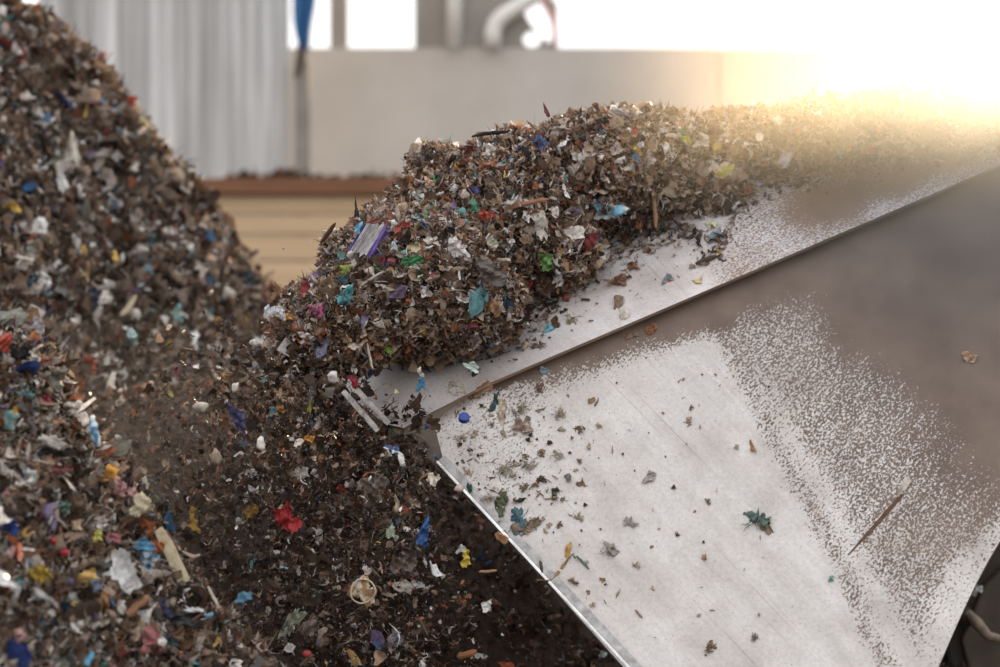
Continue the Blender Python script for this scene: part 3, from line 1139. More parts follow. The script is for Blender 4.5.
# ------------------------------------------------------------------ single pieces one can point at
HEROES = """
# where shape px py w h ang rgb gloss name category label [c2] [stripes]
heap|wrapper|372|240|26|36|-32|118,98,168|.3|snack_wrapper|wrapper|purple and silver striped wrapper standing up on the heap's left shoulder|206,202,206
heap|film|412|261|20|11|0|40,140,72|.3|plastic_scrap|plastic scrap|bright green plastic scrap under a cream scrap on the heap|
heap|film|414|250|20|13|25|204,190,150|0|paper_scrap|paper scrap|cream crumpled scrap directly above the bright green one|
heap|film|344|268|17|10|10|150,176,50|.3|plastic_scrap|plastic scrap|lime green scrap below the purple striped wrapper|
heap|film|346|297|17|15|20|70,168,184|.3|plastic_scrap|plastic scrap|turquoise crumpled scrap on the heap's left slope beside a long pale straw|
heap|film|343|281|12|12|0|46,92,104|.2|plastic_scrap|plastic scrap|dark teal scrap just above the turquoise crumpled one|
heap|film|313|309|9|8|0|176,66,142|.3|plastic_scrap|plastic scrap|small magenta scrap near the heap's left edge|
heap|strip|321|311|5|16|8|206,76,150|.3|plastic_strip|plastic strip|narrow hot pink strip beside the magenta scrap|
heap|strip|304|289|8|20|-8|176,40,52|.3|plastic_strip|plastic strip|narrow red strip at the heap's left edge|
heap|film|288|317|9|7|0|226,150,30|.3|plastic_scrap|plastic scrap|small orange scrap at the foot of the heap's left edge|
heap|film|270|309|13|14|0|196,200,214|.5|foil_scrap|foil scrap|silvery white foil leftmost on the bucket's heap|
heap|film|280|312|12|10|-20|206,206,212|.5|foil_scrap|foil scrap|silvery foil curl between the leftmost foil and the orange scrap|
heap|chunk|351|254|9|8|0|232,226,216|0|foam_crumb|foam crumb|white foam crumb under the purple striped wrapper's lower end|
heap|chunk|394|223|5|7|20|236,234,230|0|foam_crumb|foam crumb|small white crumb above the pale blue chip on the heap|
heap|film|394|245|7|10|0|180,206,222|.2|plastic_scrap|plastic scrap|pale blue chip right of the purple striped wrapper|
heap|film|398|229|9|6|0|206,62,44|.2|plastic_scrap|plastic scrap|orange red chip, left of a pair near the heap's top left|
heap|film|406|225|7|6|0|196,50,40|.2|plastic_scrap|plastic scrap|orange red chip, right of a pair near the heap's top left|
heap|film|383|259|7|8|0|170,40,62|.2|plastic_scrap|plastic scrap|crimson chip just below the purple striped wrapper|
heap|film|373|223|18|9|0|166,88,84|.1|plastic_scrap|plastic scrap|dusty red scrap behind the top of the purple wrapper|
heap|film|358|228|6|11|-15|92,170,206|.2|plastic_scrap|plastic scrap|sky blue chip left of the purple striped wrapper's top|
heap|stick|372|280|40|3|32|206,200,190|.3|drinking_straw|straw|long thin pale straw lying across the heap's left slope|
heap|shard|380|324|20|7|-25|226,220,216|.2|plastic_shard|plastic shard|pointed white shard low on the heap's left face|
heap|film|397|292|20|12|0|118,92,128|.4|film_scrap|film scrap|dull purple film scrap in the middle of the heap's left face|
heap|stick|328|233|5|30|-28|100,62,44|0|bark_splinter|splinter|ragged brown splinter sticking up from the heap's left outline|
heap|shard|356|206|5|17|6|58,50,42|0|dark_sliver|sliver|dark sliver standing up alone on the heap's left outline|
heap|film|322|346|15|34|0|112,106,140|.7|film_scrap|film scrap|glossy lilac grey film hanging at the heap's lower left|
heap|film|307|338|14|12|0|170,160,160|.8|film_scrap|film scrap|clear crumpled film beside the hanging lilac film|
heap|chunk|333|377|11|11|0|220,212,216|.1|foam_crumb|foam lump|white foam lump at the bucket's lip corner|
heap|stick|370|356|3|27|12|212,200,180|0|wood_stick|stick|thin pale stick upright low on the heap|
heap|film|388|349|11|6|-40|130,180,50|.3|plastic_scrap|plastic scrap|lime green scrap beside the thin upright pale stick|
heap|film|353|380|9|16|20|176,24,32|.4|film_scrap|film scrap|bright red film scrap above the bucket lip slats|
heap|film|421|384|9|13|0|52,134,176|.4|plastic_scrap|plastic scrap|bright blue scrap on the steel just above the bucket lip|
heap|shard|396|391|8|4|10|204,206,120|.2|plastic_shard|plastic shard|pale yellow green sliver on the steel left of the blue scrap|
heap|film|420|372|9|8|0|228,222,200|.2|paper_scrap|paper scrap|small white paper scrap above the blue scrap near the lip|
heap|film|478|294|22|28|10|72,134,144|.2|fabric_scrap|fabric scrap|frayed teal fabric scrap on the heap's right foot|
heap|film|493|307|14|18|-10|160,112,70|0|card_scrap|card scrap|tan card scrap right below the frayed teal fabric|
heap|film|490|274|28|24|0|112,98,94|.2|film_scrap|film scrap|large grey mauve film sheet above the teal fabric|
heap|film|546|261|18|15|0|104,170,72|.3|netting_scrap|netting|bright green netting scrap at the heap's foot on the steel|
heap|film|530|285|7|7|0|190,50,50|.2|plastic_scrap|plastic scrap|small red chip below the green netting scrap|
heap|stick|503|260|17|4|0|222,204,180|0|wood_stick|stick|short cream stick left of the green netting|
heap|film|457|249|26|17|-15|206,196,196|.8|film_scrap|film scrap|shiny silvery film on the heap above the mauve sheet|
heap|film|492|244|13|11|30|214,210,196|.4|film_scrap|film scrap|shiny pale film curl right of the silvery film|
heap|film|636|150|13|9|-15|226,180,50|.3|plastic_scrap|plastic scrap|yellow scrap near the top of the heap|
heap|film|637|158|9|8|0|104,150,200|.3|plastic_scrap|plastic scrap|light blue scrap directly under the yellow one|
heap|film|539|144|19|13|-30|72,92,166|.3|plastic_scrap|plastic scrap|royal blue scrap high on the heap's left crest|
heap|film|449|208|16|11|0|140,118,168|.3|film_scrap|film scrap|lavender film scrap on the heap's upper left|
heap|film|488|215|16|11|15|206,66,42|.3|plastic_scrap|plastic scrap|vermilion crumpled scrap in the middle of the heap|
heap|film|475|206|11|11|0|72,140,110|.3|plastic_scrap|plastic scrap|sea green scrap left of the vermilion scrap|
heap|film|606|209|36|20|15|222,222,226|.4|paper_scrap|crumpled bag|white crumpled bag with a light blue patch on the heap's face|128,182,212
heap|film|590|241|16|16|0|150,48,50|.2|film_scrap|film scrap|dark red film scrap at the heap's foot|
heap|stick|527|204|46|6|12|172,112,76|0|wood_splinter|splinter|long orange brown wood splinter lying across the heap|
heap|stick|654|208|5|40|0|166,122,84|0|wood_stick|stick|brown wooden stick standing upright at the heap's right foot|
heap|strip|491|133|38|4|6|46,38,32|.1|dark_strip|strip|long black curved strip jutting from the heap's crest|
heap|shard|546|110|6|14|20|138,62,70|.2|plastic_shard|plastic shard|wine red spike on the crest of the heap|
heap|film|488|167|18|12|0|172,104,66|0|card_scrap|card scrap|terracotta card scrap near the heap's left crest|
heap|film|470|150|16|11|25|146,84,80|.1|card_scrap|card scrap|dusty red scrap under the long black strip|
heap|film|457|167|9|8|0|212,148,60|.1|card_scrap|card scrap|amber scrap left of the terracotta card|
heap|film|475|190|9|6|0|74,68,150|.3|plastic_scrap|plastic scrap|indigo scrap between the terracotta card and the sea green scrap|
heap|film|490|152|14|12|-20|228,222,216|.2|paper_scrap|paper scrap|white paper curl beneath the crest's black strip|
heap|film|429|182|10|8|0|226,170,140|.1|plastic_scrap|plastic scrap|peach scrap near the heap's upper left outline|
heap|film|417|197|10|12|0|216,226,214|.2|plastic_scrap|plastic scrap|pale mint scrap on the heap's upper left outline|
heap|film|683|132|7|5|0|60,160,110|.3|plastic_scrap|plastic scrap|small jade scrap on the crest above the hazy end|
heap|film|687|140|13|7|-30|206,206,70|.3|plastic_scrap|plastic scrap|yellow green scrap just right of the jade scrap|
heap|film|725|172|18|10|20|214,198,70|.3|plastic_scrap|plastic scrap|yellow film scrap at the right end of the open heap|
heap|film|718|146|7|9|0|226,190,70|.3|plastic_scrap|plastic scrap|small yellow scrap above the yellow film at the heap's right|
heap|film|704|141|15|15|0|214,204,190|.2|film_scrap|film scrap|pale ring of film left of the small yellow scrap|
heap|film|787|157|12|18|-30|214,210,226|.4|film_scrap|film scrap|pale lavender film scrap on the steel under the sunlit ridge|
heap|film|635|131|7|6|0|196,66,54|.2|plastic_scrap|plastic scrap|red chip on the heap's top above the yellow scrap|
heap|film|620|112|16|12|-35|226,216,206|.3|paper_scrap|paper scrap|pale paper sheet on the very top of the heap|
heap|film|558|130|16|10|10|206,194,184|.2|paper_scrap|paper scrap|pale grey paper on the crest right of the royal blue scrap|
heap|film|660|190|22|26|0|150,126,100|.1|film_scrap|film scrap|frayed beige film behind the upright wooden stick|
heap|film|510|205|16|24|-30|214,210,206|.2|paper_scrap|paper scrap|folded white paper right of the vermilion scrap|
heap|film|540|222|18|30|8|198,190,182|.7|film_scrap|film scrap|long clear film hanging right of the orange brown splinter|
up|film|550|329|9|9|-30|84,190,220|.3|plastic_scrap|plastic scrap|sky blue chip with white edge lying on the upper steel|
up|film|556|324|9|9|10|104,72,44|0|card_scrap|card scrap|dark brown chip touching the sky blue chip|
up|chunk|567|299|10|9|0|158,74,58|.1|plastic_crumb|crumb|terracotta crumb alone on the upper steel|
up|leaf|621|283|28|20|15|142,98,72|0|dry_leaf|leaf|curled dry brown leaf on the upper steel|
up|film|634|268|10|9|0|156,96,70|0|card_scrap|card scrap|rust brown chip just above the dry leaf|
up|film|619|303|9|18|-12|148,118,92|0|leaf_scrap|leaf scrap|upright tan leaf scrap below the dry leaf|
up|chunk|626|315|11|9|0|226,216,206|.1|foam_crumb|foam lump|white lump at the upper steel's edge under the dry leaf|
up|stick|597|281|3|13|20|98,72,52|0|wood_splinter|splinter|short dark splinter left of the dry leaf|
up|stick|586|301|10|2|-25|84,62,48|0|wood_splinter|splinter|short dark splinter right of the terracotta crumb|
up|film|668|280|12|6|15|100,136,150|.2|plastic_scrap|plastic scrap|blue and pink chip in the middle of the upper steel|190,120,120
up|shard|699|281|14|6|-50|222,190,110|.2|plastic_shard|plastic shard|pale yellow shard at the edge of the speckled paint|
up|stick|707|262|24|4|22|86,62,48|0|bark_splinter|twig|dark ragged twig on the upper steel by the speckled paint|
up|leaf|537|345|22|16|-20|132,108,82|0|fibre_clump|fibre clump|tan fibre clump on the steel below the sky blue chip|
up|chunk|526|347|9|8|0|188,164,134|0|wood_crumb|crumb|pale wooden crumb left of the tan fibre clump|
up|leaf|572|321|16|10|0|150,130,92|0|fibre_clump|fibre clump|small olive fibre clump right of the brown chip|
up|film|663|224|14|10|20|226,206,140|.2|paper_scrap|paper scrap|pale yellow flakes at the foot of the upright stick|
up|film|711|226|9|14|20|214,214,170|.2|film_scrap|film scrap|pale greenish film near the right end of the upper steel|
air|film|495|402|9|19|-8|56,88,90|.2|fabric_scrap|fabric scrap|dark teal scrap hanging over the steel edge at the lip corner|
air|film|502|411|12|22|-10|206,190,170|.1|paper_scrap|paper scrap|cream scrap hanging right of the dark teal one|
air|film|484|388|20|12|20|160,122,96|0|card_scrap|card scrap|light brown card scrap on the steel edge at the lip corner|
air|leaf|456|386|30|26|-30|156,146,122|.1|fibre_clump|fibre clump|frayed pale olive clump caught at the lip corner|
air|film|472|367|18|8|-35|176,204,198|.4|film_scrap|film scrap|pale aqua film above the frayed olive clump|
air|cap|464|418|11|10|0|24,64,190|.6|bottle_cap|bottle cap|royal blue bottle cap falling in front of the steel corner|
air|chunk|427|427|5|5|0|40,80,180|.3|plastic_crumb|crumb|tiny blue crumb left of the blue bottle cap|
air|film|392|450|13|10|25|52,96,176|.3|film_scrap|film scrap|blue and white film scrap just below the lip slats|216,216,216
air|stick|463|434|26|2|28|210,196,176|0|wood_stick|stick|thin pale stick falling over the steel corner|
air|film|433|479|13|12|-25|222,206,192|.1|paper_scrap|paper scrap|cream paper scrap beside the top of the bright steel edge|
air|chunk|459|488|9|8|0|216,186,180|.1|plastic_crumb|crumb|pale pink crumb next to a dark green one by the steel edge|
air|film|469|487|6|9|15|40,80,62|.2|plastic_scrap|plastic scrap|dark green chip right of the pale pink crumb|
air|film|237|418|12|32|8|72,70,138|.6|film_scrap|film scrap|violet blue pointed film falling at the far left of the curtain|
air|chunk|260|444|9|17|0|224,216,208|.1|paper_scrap|paper wad|white paper wad falling right of the violet blue film|
air|chunk|235|387|6|11|-20|222,212,206|.1|foam_crumb|foam crumb|white oval crumb falling above the violet blue film|
air|chunk|202|407|17|16|0|206,196,180|0|foam_crumb|foam lump|pale lumpy foam falling leftmost of the curtain|
air|chunk|254|343|8|7|0|216,216,216|.1|foam_crumb|foam crumb|white crumb falling near the heap's left foot|
air|chunk|216|456|10|14|15|180,160,136|0|card_scrap|card scrap|beige lump falling below the pale foam|
air|film|309|439|10|8|-30|206,122,30|.2|plastic_scrap|plastic scrap|orange chip falling below the heap's left foot|
air|film|273|410|6|6|0|40,160,196|.3|plastic_scrap|plastic scrap|tiny cyan chip beside a brown orange chip in the curtain|
air|film|280|409|8|7|0|176,112,30|.2|plastic_scrap|plastic scrap|brown orange chip right of the tiny cyan chip|
air|chunk|298|426|5|7|0|214,170,140|0|card_scrap|card scrap|small peach crumb falling above the orange chip|
air|shard|310|406|5|17|-6|146,142,30|.3|plastic_shard|plastic shard|thin yellow green sliver falling under the lilac film|
air|film|320|420|14|9|40|196,186,178|.2|paper_scrap|paper scrap|pale forked scrap right of the yellow green sliver|
air|film|286|518|24|24|25|192,28,34|.4|film_scrap|film scrap|vivid red film scrap falling in the middle of the curtain|
air|film|192|520|15|20|0|166,122,30|.1|plastic_scrap|plastic scrap|mustard scrap falling left of the other mustard scrap|
air|film|251|511|15|12|30|160,116,36|.1|plastic_scrap|plastic scrap|mustard scrap falling left of the vivid red film|
air|film|301|473|19|12|10|176,170,166|.2|film_scrap|film scrap|pale grey flake falling above the vivid red film|
air|film|254|491|9|8|0|186,182,180|.2|film_scrap|film scrap|grey flake falling directly above the right mustard scrap|
air|film|251|472|10|7|0|176,172,170|.2|film_scrap|film scrap|grey flake falling below the white paper wad|
air|film|291|622|14|36|-18|170,176,152|.8|film_scrap|clear film|clear greenish crumpled film falling at the bottom|
air|film|310|625|14|22|-30|138,118,106|.3|film_scrap|film scrap|mauve grey film right of the clear greenish film|
air|chunk|323|638|11|22|8|192,164,142|0|wood_crumb|wood chip|beige oval wood chip falling at the bottom of the curtain|
air|lid|363|591|25|29|-32|206,150,96|.4|tin_lid|lid|crumpled oval lid with orange and white print falling in the curtain|226,214,196
air|film|424|533|12|25|-8|44,104,190|.4|film_scrap|film scrap|crumpled blue film scrap falling above the tin lid's right|
air|film|391|532|13|13|0|196,212,186|.2|plastic_scrap|plastic scrap|pale green scrap falling left of the crumpled blue film|
air|film|466|559|11|15|0|212,180,30|.4|plastic_scrap|plastic scrap|bright yellow curl falling beside the bright steel edge|
air|film|461|549|8|9|0|206,202,200|.5|foil_scrap|foil scrap|small silver foil crumb touching the bright yellow curl|
air|shard|353|657|11|22|30|218,164,90|.2|plastic_shard|plastic shard|pale orange shard at the bottom edge of the curtain|
air|stick|467|654|20|8|18|170,100,56|0|wood_splinter|wood chip|orange wood chip falling at the bottom by the steel edge|
air|film|488|606|12|12|0|216,216,216|.3|paper_scrap|paper scrap|white paper scrap falling in front of the shadow under the steel|
air|leaf|463|599|15|11|15|150,88,48|0|dry_leaf|leaf|rust brown leaf falling left of the white paper scrap|
air|film|397|503|7|17|-25|196,178,140|.1|paper_scrap|paper strip|cream twisted scrap falling above the pale green scrap|
air|film|415|503|8|11|0|206,184,166|.1|paper_scrap|paper scrap|blush scrap falling right of the cream twisted one|
air|strip|425|562|3|11|20|226,226,226|.3|plastic_strip|plastic strip|tiny white hook falling below the crumpled blue film|
air|film|419|585|10|6|20|196,206,216|.4|foil_scrap|foil scrap|icy white flake falling below the tiny white hook|
air|film|397|638|17|20|0|150,146,156|.3|film_scrap|film scrap|bluish grey film falling at the bottom middle|
air|film|378|645|7|8|0|60,92,150|.3|plastic_scrap|plastic scrap|small blue chip left of the bluish grey film|
air|film|404|564|22|24|0|122,104,96|.1|film_scrap|film scrap|dull mauve film falling between blue film and tin lid|
air|film|376|489|28|26|20|126,108,98|.1|film_scrap|film scrap|grey brown film falling under the lip left of the cream scrap|
air|strip|424|660|6|14|-20|226,222,220|.2|plastic_strip|plastic strip|white hooked strip falling beside the orange wood chip|
air|film|463|582|4|4|0|206,120,90|.2|plastic_scrap|plastic scrap|tiny salmon chip falling above the rust brown leaf|
air|stick|488|571|18|3|5|186,132,90|0|wood_splinter|splinter|thin tan splinter falling right of the bright yellow curl|
air|film|405|510|9|9|0|180,90,56|.1|card_scrap|card scrap|rusty ring shaped scrap falling right above the pale green scrap|
low|leaf|755|522|24|26|0|92,124,120|.1|fabric_scrap|fabric scrap|teal fabric scrap with a tan tail on the lower steel|
low|film|765|526|14|12|0|150,132,108|0|leaf_scrap|leaf scrap|tan ragged scrap touching the teal fabric on the lower steel|
low|leaf|755|638|12|9|0|128,116,104|0|fibre_clump|fibre clump|small grey clump near the bottom of the lower steel|
low|film|752|447|5|11|10|176,122,60|.1|card_scrap|card scrap|small amber scrap on the border of the worn paint|
low|film|831|579|5|5|0|124,176,156|.2|plastic_scrap|plastic scrap|tiny mint chip on the lower steel by the worn paint|
low|leaf|518|519|14|30|-8|62,110,130|.2|fabric_scrap|fabric scrap|frayed blue teal scrap beside the bright steel edge|
low|leaf|530|526|26|22|0|134,112,92|0|dry_leaf|leaf|grey brown leaf lying over the frayed blue teal scrap|
low|film|503|538|13|10|20|186,126,84|.1|card_scrap|card scrap|orange brown chip resting on the bright steel edge|
low|film|501|506|12|22|-28|98,108,74|.1|film_scrap|film scrap|olive green twisted strip left of the frayed teal scrap|
low|strip|520|501|14|4|12|46,56,44|.2|plastic_strip|plastic strip|short black green strip above the frayed teal scrap|
low|strip|558|573|3|44|-38|176,128,66|.1|seed_stalk|stalk|curved ochre stalk lying on the lower steel|
low|film|568|551|5|16|-10|206,150,60|.1|seed_pod|pod|small golden pod at the top of the ochre stalk|
low|strip|582|562|26|2|-45|78,104,112|.2|thread|thread|thin blue green thread right of the golden pod|
low|leaf|610|550|24|10|28|156,150,140|0|feather|feather|grey frayed feather on the lower steel|
low|film|630|523|12|9|20|182,178,172|.1|paper_scrap|paper scrap|pale grey square flake, lower of two on the steel|
low|film|650|477|11|10|-10|178,174,168|.1|paper_scrap|paper scrap|pale grey square flake, upper of two on the steel|
low|stick|541|569|3|15|5|84,66,52|0|wood_splinter|splinter|short upright dark splinter near the bright steel edge|
low|stick|639|614|11|2|-50|166,136,104|0|wood_splinter|splinter|short tan splinter on the lower steel, lowest near the middle|
low|leaf|530|467|20|14|0|172,158,136|0|fibre_clump|fibre clump|beige fluffy clump on the lower steel right of the pale stick|
low|leaf|505|470|30|22|-10|170,154,132|0|fibre_clump|fibre clump|wide beige fluffy clump on the lower steel near its corner|
low|leaf|558|456|9|15|10|166,154,130|0|fibre_clump|fibre clump|narrow beige tuft right of the beige fluffy clump|
low|leaf|488|500|15|17|0|176,160,142|0|fibre_clump|fibre clump|faint beige tuft left of the olive green strip|
low|leaf|542|480|10|9|40|92,72,52|0|leaf_scrap|leaf scrap|dark brown scrap below the beige fluffy clump|
low|leaf|555|490|11|7|-30|60,66,52|0|leaf_scrap|leaf scrap|dark green scrap right of the dark brown one|
low|leaf|556|499|12|7|0|110,92,66|0|leaf_scrap|leaf scrap|olive brown scrap just below the dark green one|
low|film|568|478|8|7|30|128,124,112|.1|plastic_scrap|plastic scrap|grey green chip upper left of a rust brown scrap|
low|leaf|581|483|13|6|15|150,104,74|0|leaf_scrap|leaf scrap|rust brown curled scrap right of the grey green chip|
low|leaf|520|410|26|15|10|160,148,118|0|fibre_clump|fibre clump|olive beige fibres just under the steel edge's shadow|
low|film|523|427|17|14|0|178,150,134|0|paper_scrap|paper scrap|pinkish tan scrap under the olive beige fibres|
low|leaf|560|415|17|14|0|164,148,122|0|fibre_clump|fibre clump|sparse tan fibres under the middle of the steel edge|
low|film|592|401|8|5|10|186,146,112|0|card_scrap|card scrap|small tan chip right of the sparse tan fibres|
low|film|544|371|9|6|0|138,178,196|.2|plastic_scrap|plastic scrap|pale blue chip at the steel edge's shadow|
low|leaf|539|388|11|11|0|128,92,68|0|leaf_scrap|leaf scrap|brown crumpled scrap under the pale blue chip|
low|film|651|330|11|9|20|176,112,72|0|card_scrap|card scrap|orange brown scrap on the dark band under the steel edge|
low|film|630|336|16|5|15|150,112,92|0|leaf_scrap|leaf scrap|dull pink sliver left of the orange brown scrap on the band|
low|film|905|486|7|17|-28|206,196,186|.1|paint_curl|paint curl|pale curled flake at the top of the long gouge|
low|film|969|358|13|9|-35|206,160,120|.1|card_scrap|card scrap|pale peach scrap on the smooth painted steel|
arm|film|976|590|12|10|-10|206,214,214|.1|paper_scrap|paper scrap|pale blue white scrap on the machine arm behind the bucket|
near|film|5|343|18|18|0|196,58,36|.3|plastic_scrap|plastic scrap|bright red orange scrap at the near pile's upper left edge|
near|film|38|325|15|13|-15|176,176,178|.2|paper_scrap|paper scrap|pale grey chip on top of the near pile|
near|film|35|336|10|6|-20|196,104,56|.1|card_scrap|card scrap|orange chip just below the pale grey one|
near|film|20|357|22|22|10|26,24,28|.3|film_scrap|film scrap|black film scrap high on the near pile|
near|film|32|358|14|14|-30|206,200,190|.2|paper_scrap|paper scrap|white scrap right of the black film|
near|film|44|362|12|9|20|186,106,96|.1|card_scrap|card scrap|coral scrap right of the white scrap high on the near pile|
near|film|53|380|20|26|-8|132,128,114|.1|fabric_scrap|fabric scrap|grey green fabric patch on the near pile's upper edge|
near|leaf|27|394|22|28|0|74,112,112|.2|net_clump|netting|tangled teal netting on the near pile|
near|film|47|400|10|8|0|176,36,58|.2|plastic_scrap|plastic scrap|cherry red chip right of the teal netting|
near|film|73|408|14|16|-10|222,212,202|.1|foam_crumb|foam lump|white foam lump on the near pile's right edge|
near|tube|95|431|9|32|14|72,150,206|.5|plastic_tube|tube|sky blue and white tube jutting from the near pile's edge|210,226,234
near|film|50|441|28|14|-12|214,208,200|.2|paper_scrap|paper scrap|white folded scrap above a long black scrap on the near pile|
near|film|52|453|46|14|0|28,26,26|.3|film_scrap|film scrap|long black film scrap across the near pile|
near|film|57|421|18|9|-28|206,150,118|.1|card_scrap|card scrap|peach sliver below the cherry red chip|
near|film|15|411|7|12|0|206,156,40|.2|plastic_scrap|plastic scrap|yellow chip left of the teal netting|
near|film|10|420|14|16|-20|104,146,144|.3|film_scrap|film scrap|pale teal film at the left below the yellow chip|
near|film|42|426|18|22|0|166,154,140|.7|film_scrap|film scrap|clear film bag left of the peach sliver|
near|film|109|474|22|15|10|222,150,36|.2|plastic_scrap|plastic scrap|bright orange yellow curl on the near pile's right edge|
near|film|127|478|9|12|-30|48,42,52|.3|film_scrap|film scrap|dark plum chip right of the bright orange curl|
near|film|8|526|19|16|-15|34,76,186|.3|plastic_scrap|plastic scrap|bright blue scrap at the left side of the near pile|
near|chunk|54|541|7|7|0|206,32,40|.2|plastic_crumb|crumb|small red crumb, left of two in the near pile|
near|chunk|65|552|9|9|0|210,36,46|.2|plastic_crumb|crumb|small red crumb, right of two in the near pile|
near|film|40|573|26|15|-35|196,160,36|.3|film_scrap|film scrap|long yellow film scrap in the middle of the near pile|
near|film|88|577|21|18|0|222,176,90|.1|card_scrap|card scrap|golden crumpled scrap right of the long yellow film|
near|film|124|572|34|32|-30|206,208,212|.3|plastic_bag|plastic bag|white crumpled bag in the middle of the near pile|
near|film|96|585|12|10|20|112,126,170|.2|plastic_scrap|plastic scrap|periwinkle scrap under the golden crumpled one|
near|film|148|640|26|30|10|186,106,106|.2|fabric_scrap|fabric scrap|rose pink fabric patch at the bottom of the near pile|
near|stick|138|606|34|9|42|156,104,66|0|wood_splinter|wood chip|brown wood piece lying below the white bag|
near|film|64|507|18|12|-25|98,150,134|.3|plastic_scrap|plastic scrap|sea green scrap above the red crumbs|
near|film|77|524|11|12|0|196,164,128|0|card_scrap|card scrap|round tan card scrap right of the sea green scrap|
near|film|98|536|10|11|0|186,180,70|.2|plastic_scrap|plastic scrap|yellow green scrap right of the round tan card|
near|film|113|538|18|8|-15|178,92,104|.2|film_scrap|film scrap|raspberry pink sliver right of the yellow green scrap|
near|slat|172|556|14|62|27|206,190,150|.1|wooden_lath|lath|cream wooden slat leaning on the near pile's right edge|
near|stick|213|596|3|22|28|210,196,170|0|wood_splinter|splinter|thin cream splinter below the wooden slat|
near|film|165|609|13|17|0|34,34,98|.4|plastic_scrap|plastic scrap|dark navy scrap left of the black bag|
near|film|186|619|36|16|-15|30,28,30|.5|plastic_bag|plastic bag|black plastic bag at the near pile's lower right edge|
near|film|194|612|30|8|-15|206,206,210|.6|foil_scrap|foil scrap|silver foil strip on top of the black bag|
near|film|208|617|11|8|10|112,180,214|.4|plastic_scrap|plastic scrap|light blue scrap at the right end of the black bag|
near|film|143|545|19|12|15|64,144,190|.4|plastic_scrap|plastic scrap|bright blue crumple left of the wooden slat's top|
near|film|157|546|13|15|0|206,104,50|.2|plastic_scrap|plastic scrap|orange crumple touching the wooden slat's top|
near|film|148|562|18|19|-20|196,210,220|.4|plastic_scrap|plastic wrapper|white and blue wrapper under the bright blue crumple|98,150,190
near|leaf|122|492|22|26|15|196,140,138|.2|fabric_scrap|fabric scrap|dusty pink frayed fabric on the near pile's right edge|
near|film|141|506|30|18|20|206,192,156|.1|paper_scrap|paper scrap|cream torn paper right of the dusty pink fabric|
near|film|28|475|18|17|0|182,190,192|.3|paper_scrap|paper scrap|pale grey blue scrap below the long black film|
near|film|58|470|24|10|0|140,76,74|.1|fabric_scrap|fabric scrap|brick red fabric scrap right of the pale grey blue scrap|
near|film|104|604|12|20|0|184,120,70|.1|card_scrap|card scrap|caramel card scrap left of the brown wood piece|
near|strip|88|660|7|18|-25|64,160,210|.4|plastic_strip|plastic strip|sky blue strip at the bottom of the near pile|
near|film|77|627|14|12|0|214,214,214|.2|paper_scrap|paper scrap|white scrap above the sky blue strip|
near|film|66|606|16|13|0|40,66,92|.2|fabric_scrap|fabric scrap|slate blue fabric scrap left of the white scrap|
near|film|44|598|10|32|20|202,204,206|.3|film_scrap|film scrap|long whitish film below the long yellow film|
near|film|243|598|14|14|0|64,128,166|.3|plastic_scrap|plastic scrap|blue scrap low at the foot of the near pile|
near|chunk|307|654|9|7|0|190,34,40|.3|plastic_crumb|crumb|red crumb at the bottom tip of the near pile|
rear|film|62|180|10|34|18|206,206,204|.2|paper_scrap|paper strip|long white strip on the rear pile's left face|
rear|film|72|150|15|26|-10|196,190,178|.1|paper_scrap|paper scrap|large blurred pale scrap above the long white strip|
rear|film|27|187|17|9|-10|44,110,176|.2|plastic_scrap|plastic scrap|blue scrap left of the long white strip|
rear|film|12|207|16|9|5|206,164,46|.1|plastic_scrap|plastic scrap|yellow scrap at the left side of the rear pile|
rear|film|107|134|8|10|0|176,62,64|.1|plastic_scrap|plastic scrap|red chip on the rear pile's right slope|
rear|film|115|204|10|8|0|96,134,180|.2|plastic_scrap|plastic scrap|light blue chip in the middle of the rear pile|
rear|film|46|117|10|9|0|110,146,196|.2|plastic_scrap|plastic scrap|pale blue chip high on the rear pile|
rear|film|26|97|20|14|20|206,196,188|.1|paper_scrap|paper scrap|pinkish white scrap high on the rear pile|
rear|film|98|156|26|9|12|196,190,182|.1|paper_scrap|paper scrap|pale folded scrap right of the large blurred scrap|
rear|film|134|337|9|11|0|52,150,140|.2|plastic_scrap|plastic scrap|emerald teal chip low on the rear pile|
rear|film|90|363|13|17|-10|214,96,60|.1|plastic_scrap|plastic scrap|orange red scrap in the gap above the near pile|
rear|film|104|366|9|15|-30|206,202,196|.1|paper_scrap|paper scrap|white pointed scrap right of the orange red one|
rear|stick|128|306|7|38|-28|186,166,132|0|wood_stick|stick|long tan stick low on the rear pile|
rear|chunk|135|316|10|14|0|212,204,190|0|foam_crumb|foam lump|white lump at the lower end of the long tan stick|
rear|film|246|278|17|14|-10|66,92,122|.2|fabric_scrap|fabric scrap|slate blue scrap at the rear pile's right foot|
rear|chunk|228|293|12|14|0|206,200,192|0|foam_crumb|foam lump|white lump left of the slate blue scrap|
dump|film|134|414|9|9|0|206,126,50|.1|plastic_scrap|plastic scrap|orange chip in the dusty hollow between the piles|
dump|chunk|118|438|8|6|0|216,214,212|0|foam_crumb|foam crumb|white crumb in the dusty hollow below the orange chip|
rear|film|177|315|14|16|0|186,206,186|.2|film_scrap|film scrap|pale green and cyan film on the rear pile's lower right|120,190,200
rear|film|143|250|14|12|0|206,200,196|.1|paper_scrap|paper scrap|white blurred scrap in the rear pile's middle right|
rear|film|25|262|20|14|0|200,192,180|.1|paper_scrap|paper scrap|cream blurred scrap left in the rear pile|
rear|film|44|281|12|18|-20|206,202,204|.2|paper_scrap|paper scrap|white blurred scrap just above the near pile|
"""


